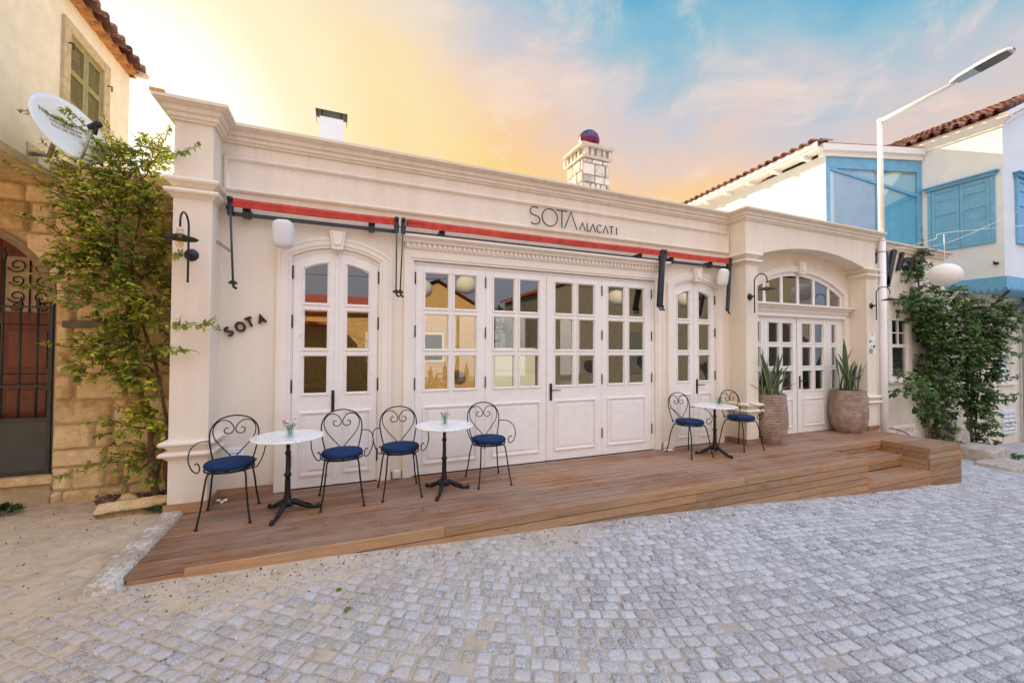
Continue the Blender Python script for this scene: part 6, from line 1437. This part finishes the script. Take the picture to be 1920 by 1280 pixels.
# balcony glazing (turned towards the street corner) and the gable house behind
C0 = Vector((14.5, 6.0)); Cc = Vector((11.78, 6.83)); du = (Cc-C0).normalized(); LW = (Cc-C0).length; nrm_ = Vector((-du.y, du.x)); nrm_ = nrm_ if nrm_.y < 0 else -nrm_
gh = thing('gable_house', 'white house with tiled eaves and blue glazed balcony behind the parapet', 'house', (Cc.x, Cc.y, 0))
def gp(mb, name, mt, parent=None, **k):
    o = mb.build(name, mt, None, **k); par = parent or gh; o.parent = par; off = Vector(par.location)+(Vector(par.parent.location) if par.parent else Vector()); o.location = -off; return o
def gbox(mb, s0, s1, z0, z1, t0, t1):       # s along the front from the right corner, t outwards
    ax, ay = Vector((du.x, du.y, 0)), Vector((nrm_.x, nrm_.y, 0)); c = Vector((C0.x, C0.y, 0))+ax*((s0+s1)/2)+ay*((t0+t1)/2)+Vector((0, 0, (z0+z1)/2)); mb.obox(c, ax, ay, Vector((0, 0, 1)), (s1-s0)/2, (t1-t0)/2, (z1-z0)/2)
mb = MB()
for a in (0.02, LW-.13): gbox(mb, a, a+.13, 3.0, 6.66, -.06, .0)
gbox(mb, .15, LW-.13, 6.36, 6.66, -.06, .0); gbox(mb, 1.30, 1.36, 3.0, 6.10, -.055, -.01)
bal = gp(mb, 'balcony_frame', BLUE, bevel=.006)
mb = MB(); gbox(mb, .15, LW-.13, 3.0, 6.36, -.035, -.03); gp(mb, 'balcony_glass', GLASSB, bal)
mb = MB(); ax3 = Vector((du.x, du.y, 0)); nn3 = Vector((nrm_.x, nrm_.y, 0)); a3 = Vector((C0.x, C0.y, 5.72))+ax3*.15-nn3*.03; b3 = Vector((C0.x, C0.y, 6.36))+ax3*(LW-.14)-nn3*.03; dd3 = (b3-a3).normalized(); mb.obox((a3+b3)/2, dd3, nn3, dd3.cross(nn3), (b3-a3).length/2, .03, .035); gp(mb, 'sloping_rail', BLUE, bal)
mb = MB(); gbox(mb, .15, 1.30, 3.0, 6.3, -.07, -.06); gp(mb, 'blind_or_tint', mat('tint_turquoise', (.22, .62, .82), rough=.8), bal)  # added panel, its colour stands in for the tint and reflection of the pane
mb = MB(); gbox(mb, 1.36, LW-.14, 3.0, 6.3, -.07, -.06); gp(mb, 'blind_or_tint', mat('tint_grey', (.30, .44, .56), rough=.8, var=.2, vscale=3), bal)  # second added panel, greyer colour for the reflection in the left pane
mb = MB(); gbox(mb, 0.03, LW, 3.0, 6.66, -2.6, -2.5); gp(mb, 'balcony_back_wall', HOUSEW)
mb = MB(); gbox(mb, .02, LW+.12, 6.67, 6.80, -.1, .05); gbox(mb, .02, LW+.16, 6.80, 6.96, -.1, .12); gp(mb, 'fascia', WHITE)
ea = R(5); eu = Vector((math.sin(ea), math.cos(ea), 0)); en = Vector((-math.cos(ea), math.sin(ea), 0)); CC3 = Vector((Cc.x, Cc.y, 0))
def ebox(mb, s0, s1, z0, z1, t0, t1): c = CC3+eu*((s0+s1)/2)+en*((t0+t1)/2)+Vector((0, 0, (z0+z1)/2)); mb.obox(c, eu, en, Vector((0, 0, 1)), (s1-s0)/2, (t1-t0)/2, (z1-z0)/2)
mb = MB(); ebox(mb, 0, 9, -1, 6.72, -.3, 0.0); gp(mb, 'side_wall', HOUSEW)
mb = MB(); ebox(mb, -.05, 9, 6.86, 6.98, .34, .38); ebox(mb, -.05, 9, 6.80, 6.86, 0.0, .34); gp(mb, 'eaves', WHITE)
for i in range(10):
    mb = MB(); ebox(mb, .35+i*.88, .47+i*.88, 6.70, 6.799, 0.0, .31); gp(mb, 'rafter_end', WHITE, bevel=.01)
mb = MB(); tiles(mb, CC3+en*.42+eu*.08+Vector((0, 0, 6.985)), eu, (-en*1.0+Vector((0, 0, .20))), 34, 2, pal=.26, r_=.085, rr=random.Random(9)); gp(mb, 'roof', TILE, fixn=False)
mb = MB()
for (a, b_, zz) in ((0, 2.75, 7.02), ): 
    c = Vector((C0.x, C0.y, 7.0)); mb.obox(c+ax3*(LW/2)-Vector((nrm_.x, nrm_.y, 0))*1.3, ax3, Vector((nrm_.x, nrm_.y, 0)), Vector((0, 0, 1)), LW/2, 1.35, .02)
gp(mb, 'balcony_roof', TILE)
# rough stone blocks at the foot of the side wall
q = random.Random(5)
for x, y, sx, sy, sz, lb in ((12.55, 4.35, .45, .35, .22, 'low worn stone step beside the deck end under the shrub'), (12.4, 4.72, .35, .2, .42, 'taller stone block against the wall between the two climbers'), (12.15, 3.85, .50, .30, .08, 'flat stone slab lying in front of the stone step')):
    mb = MB(); mb.ball((0, 0, 0), 1, 28, 16, (sx, sy, sz), .30); mb.v = [tuple(Vector(v)*(1+.05*noise.noise(Vector(v)*4+Vector((x, 0, 0))))) for v in mb.v]; o = mb.build('stone_block', mat('pale_stone', rough=.95, extra=x_stone((.30, .26, .22), (.46, .42, .37), (.58, .54, .49)), spec=.1), fixn=False); o.location = (x, y, gz(x, y)+sz*.4); tag(o, lb, 'stone')
groundcover((13.6, 4.3), .5, .25, 260, .06, 'sparse dry weeds along the foot of the right house', 14, LEAF2, .07)
# fallen leaves on the street
for li, (x, y, r0) in enumerate(((.02, 2.70, .4), (-.02, 2.92, 1.1), (1.9, 3.1, 2.0), (5.3, 1.6, 1.4), (3.9, 3.2, .9))):
    mb = MB(); mb.cur = .35; q = random.Random(int(x*100)); leaf(mb, Vector((0, 0, 0)), Vector((math.cos(r0), math.sin(r0), .1)), Vector((.2, .1, 1)), .055, q); o = mb.build('fallen_leaf', LEAF1, fixn=False); o.location = (x, y, gz(x, y)+.012)
    tag(o, {0: 'fallen green leaf on the dust nearest the camera left of centre', 1: 'fallen leaf close below the front edge of the deck at the left', 2: 'fallen leaf on the dust below the middle of the deck front', 3: 'fallen leaf out on the bare granite setts', 4: 'fallen leaf on the street below the right half of the deck front'}[li], 'leaf', 'fallen leaves on the street')
#@@PART5
# ------------------------------------------------------------------ inside the restaurant and its rear terrace
mb = MB(); mb.box(-6, 14, 12.4, 12.6, -.3, 4.1); tag(mb.build('terrace_wall', HOUSEW), 'white rear terrace wall raised to block the sun, seen through the folding doors', 'wall')  # added wall, made tall to keep the low sun out of the room
mb = MB(); mb.box(-6, 14, 9.6, 12.4, -.3, -.02); tag(mb.build('terrace_ground', mat('terrace_paving', (.50, .47, .43), rough=.8, var=.2)), kind='structure')
t = thing('bar_counter', 'long dark bar counter with pale top inside the left windows', 'counter', (.7, 6.6, 0))
mb = MB(); mb.box(-1.8, 1.9, -.05, .35, 0, .96); mb.build('counter_front', mat('counter_front', (.10, .085, .07), rough=.6, var=.3), t); mb = MB(); mb.box(-1.85, 1.95, -.15, .40, .96, 1.0); mb.build('counter_top', mat('counter_top', (.55, .50, .44), rough=.3), t)
q = random.Random(2); b0 = None
bl = ['dark bottle', 'green bottle', 'brown bottle']; BOT = [mat('bottle_dark', (.02, .02, .018), rough=.1), mat('bottle_green', (.03, .06, .03), rough=.1), mat('bottle_brown', (.10, .05, .02), rough=.1)]
for i in range(16):
    mb = MB(); h = q.uniform(.20, .30); mb.lathe([(0, 0), (.036, 0), (.038, .02), (.038, h*.6), (.014, h*.75), (.012, h), (0, h)], (0, 0, 0), 12); o = mb.build('bottle', BOT[i % 3]); o.location = (-.55+i*.19+q.uniform(-.04, .04), 6.72+q.uniform(-.06, .06), 1.002); tag(o, ('dark', 'green', 'brown')[i % 3]+' bottle in the row on the bar counter, '+['leftmost', 'second', 'third', 'fourth', 'fifth', 'sixth', 'seventh', 'eighth', 'ninth', 'tenth', 'eleventh', 'twelfth', 'thirteenth', 'fourteenth', 'fifteenth', 'rightmost'][i]+' from the left' if 0 < i < 15 else ('dark bottle at the left end of the bar counter' if i == 0 else 'dark bottle at the right end of the bar counter'), 'bottle', 'bottles on the bar counter')
t = thing('fire_extinguisher', 'red fire extinguisher behind the glass of the first folding door', 'fire extinguisher', (1.22, 5.75, .74)); mb = MB(); mb.lathe([(0, 0), (.055, 0), (.06, .02), (.06, .30), (.035, .36), (.015, .38), (0, .38)], (0, 0, 0), 18); mb.build('tank', mat('extinguisher_red', (.55, .02, .02), rough=.3), t); mb = MB(); mb.tube([(0, 0, .37), (0, 0, .42), (.07, 0, .42)], .012, 8); mb.tube([(0, 0, .40), (-.06, 0, .38), (-.075, 0, .20)], .008, 6); mb.build('valve', BLACK, t)
mb = MB(); mb.box(-.14, .14, -.14, .14, -.74, 0); mb.build('stand', mat('counter_front'), t)
t = thing('orange_lamp', 'orange domed lamp standing unlit behind the left arched door', 'table lamp', (.16, 6.45, 1.002)); mb = MB(); mb.lathe([(.09, .0), (.09, .10), (.075, .17), (.04, .21), (0, .22)], (0, 0, 0), 20); mb.build('lamp_shade', mat('lamp_orange', (.75, .16, .02), rough=.4), t)
def itable(x, y, lb):
    t = thing('dining_table', lb, 'table', (x, y, 0), group='dining tables inside the restaurant'); mb = MB(); mb.box(-.4, .4, -.4, .4, .72, .75); mb.build('table_top', mat('counter_top'), t)
    for a in (-.34, .34):
        for b_ in (-.34, .34): m2 = MB(); m2.box(a-.025, a+.025, b_-.025, b_+.025, 0, .72); m2.build('leg', BLACK, t)
    m2 = MB()
    for k in range(4): A = PI/2*k; m2.lathe([(.03, 0), (.004, .005), (.004, .07), (.032, .10), (.03, .15)], (.2*math.cos(A), .2*math.sin(A), .751), 10)
    o = m2.build('glassware', JAR); o.location = (x, y, 0); tag(o, 'four glasses set out on '+lb, 'glasses', 'glassware on the indoor tables')
itable(3.0, 7.4, 'the dining table behind the second folding door'); itable(4.2, 6.6, 'the dining table behind the fourth folding door'); itable(2.0, 8.6, 'the dining table far back by the rear windows'); itable(4.9, 8.4, 'the dining table in the far right corner of the room')

# ------------------------------------------------------------------ the other side of the street (seen in the window panes)
t = thing('opposite_house', 'golden stone house with red tiled roof reflected in the left panes', 'house', (0, -7, -.1))
def op(mb, name, mt, par=None): o = mb.build(name, mt, None, fixn=True); o.parent = par or t; o.location = (-t.location) if par is None else (0, 0, 0); return o
mb = MB(); mb.box(-7, 5.6, -12, -7, -.6, 2.95); mb.prism([(1.2, 2.95), (5.6, 2.95), (5.6, 3.2), (3.6, 4.3), (1.2, 3.2)], -11.9, -7.0); op(mb, 'wall', ORSTONE)
mb = MB()
mb.add([(-7.2, -6.7, 2.87), (1.2, -6.7, 2.87), (1.2, -9.5, 3.85), (-7.2, -9.5, 3.85)], [(0, 1, 2, 3)]); mb.add([(1.1, -6.75, 3.25), (3.6, -6.75, 4.42), (3.6, -12, 4.42), (1.1, -12, 3.25)], [(0, 1, 2, 3)]); mb.add([(5.85, -6.75, 3.15), (3.6, -6.75, 4.42), (3.6, -12, 4.42), (5.85, -12, 3.15)], [(0, 1, 2, 3)]); op(mb, 'roof', REDROOF)
mb = MB(); mb.box(-6.6, -.2, -7.0, -5.4, 2.35, 2.45); rfp = op(mb, 'canopy', REDROOF)
for x in (-3.4, .8, 3.0):
    mb = MB(); mb.box(x, x+.9, -7.02, -6.97, 1.0, 2.2); w_ = op(mb, 'window', WHITE); m2 = MB(); m2.box(x+.08, x+.82, -6.969, -6.96, 1.08, 2.12); o = m2.build('glass_panes', BLACK, w_)
t = thing('opposite_wall_house', 'grey rubble stone house reflected in the right panes', 'house', (14, -6, -.8))
mb = MB(); mb.prism([(8.2, -1.5), (8.2, 4.1), (11.5, 5.3), (26, 5.9), (26, -1.5)], -11, -6); op(mb, 'wall', GREYST)
mb = MB(); mb.prism([(8.0, 4.08), (11.5, 5.34), (26, 5.94), (26, 6.04), (11.5, 5.46), (8.0, 4.2)], -11.2, -5.8); op(mb, 'roof', REDROOF)
mb = MB(); mb.box(12.5, 13.6, -6.02, -5.95, .4, 2.4); op(mb, 'shutter', mat('grey_shutter', (.12, .14, .16), rough=.5))
t = thing('garden_wall', 'white garden wall closing the gap across the street', 'wall', (6.9, -7.2, -.4)); mb = MB(); mb.box(5.62, 8.18, -7.3, -7.1, -1, 1.6); op(mb, 'wall', HOUSEW)
plant('street_tree', 'leafy tree behind the white garden wall across the street', 'tree', [(6.6, -8.3, 2.6, .8), (7.3, -8.4, 2.3, .7), (6.2, -8.5, 2.0, .6), (6.9, -8.2, 3.2, .6)], [], [([(6.8, -8.4, -.5), (6.8, -8.4, 1.0), (6.9, -8.4, 2.8)], .09)], LEAF2, .14, 90, 41, .6, (6.8, -8.4, -.5))
lantern((3.15, -1.0, 3.30), .30, .85, 'round paper lantern reflected in the first folding door', 'paper lanterns strung over the street')
lantern((1.95, -1.2, 3.15), .30, .85, 'round paper lantern reflected at the left edge of the first folding door', 'paper lanterns strung over the street')
lantern((8.2, -1.0, 3.20), .30, .85, 'round paper lantern reflected in the fourth folding door', 'paper lanterns strung over the street')
lantern((11.2, -1.1, 3.3), .30, .85, 'round paper lantern reflected in the narrow arched door', 'paper lanterns strung over the street')
wire([(-6, -7, 4.2), (1.95, -1.2, 3.42), (3.15, -1.0, 3.57), (8.2, -1.0, 3.47), (11.2, -1.1, 3.57), (20, -6, 4.6)], .008, 'cable carrying the round lanterns across the street behind the viewpoint', BLACK)

# grit, pebbles and dry bits lying on the street along the deck and the kerb
mb = MB(); q = random.Random(77)
for i in range(3800):
    if q.random() < .55: x = q.uniform(-1.4, 9.3); y = 3.44-abs(q.gauss(0, .22))
    elif q.random() < .6: x = q.uniform(-3.2, -.4); y = q.uniform(2.4, 5.1)
    else: x = q.uniform(-1.5, 9); y = q.uniform(1.2, 3.4)
    if x > -1.55 and y > 3.44: continue
    s_ = q.uniform(.002, .0055)*(1.8 if q.random() < .05 else 1); mb.cur = q.random()
    mb.obox((x, y, zsand(x, y)+s_*.5+.004), Vector((q.gauss(0, 1), q.gauss(0, 1), q.gauss(0, .5))).normalized(), Vector((q.gauss(0, 1), q.gauss(0, 1), q.gauss(0, 1))).normalized(), Vector((0, 0, 1)), s_, s_*.7, s_*.6)
tag(mb.build('grit', mat('grit_stone', rough=.9, extra=x_leaf((.09, .06, .045), (.36, .30, .24), (.60, .55, .48))), fixn=False), 'loose grit and tiny pebbles scattered on the dusty street along the deck', 'grit', kind='stuff')
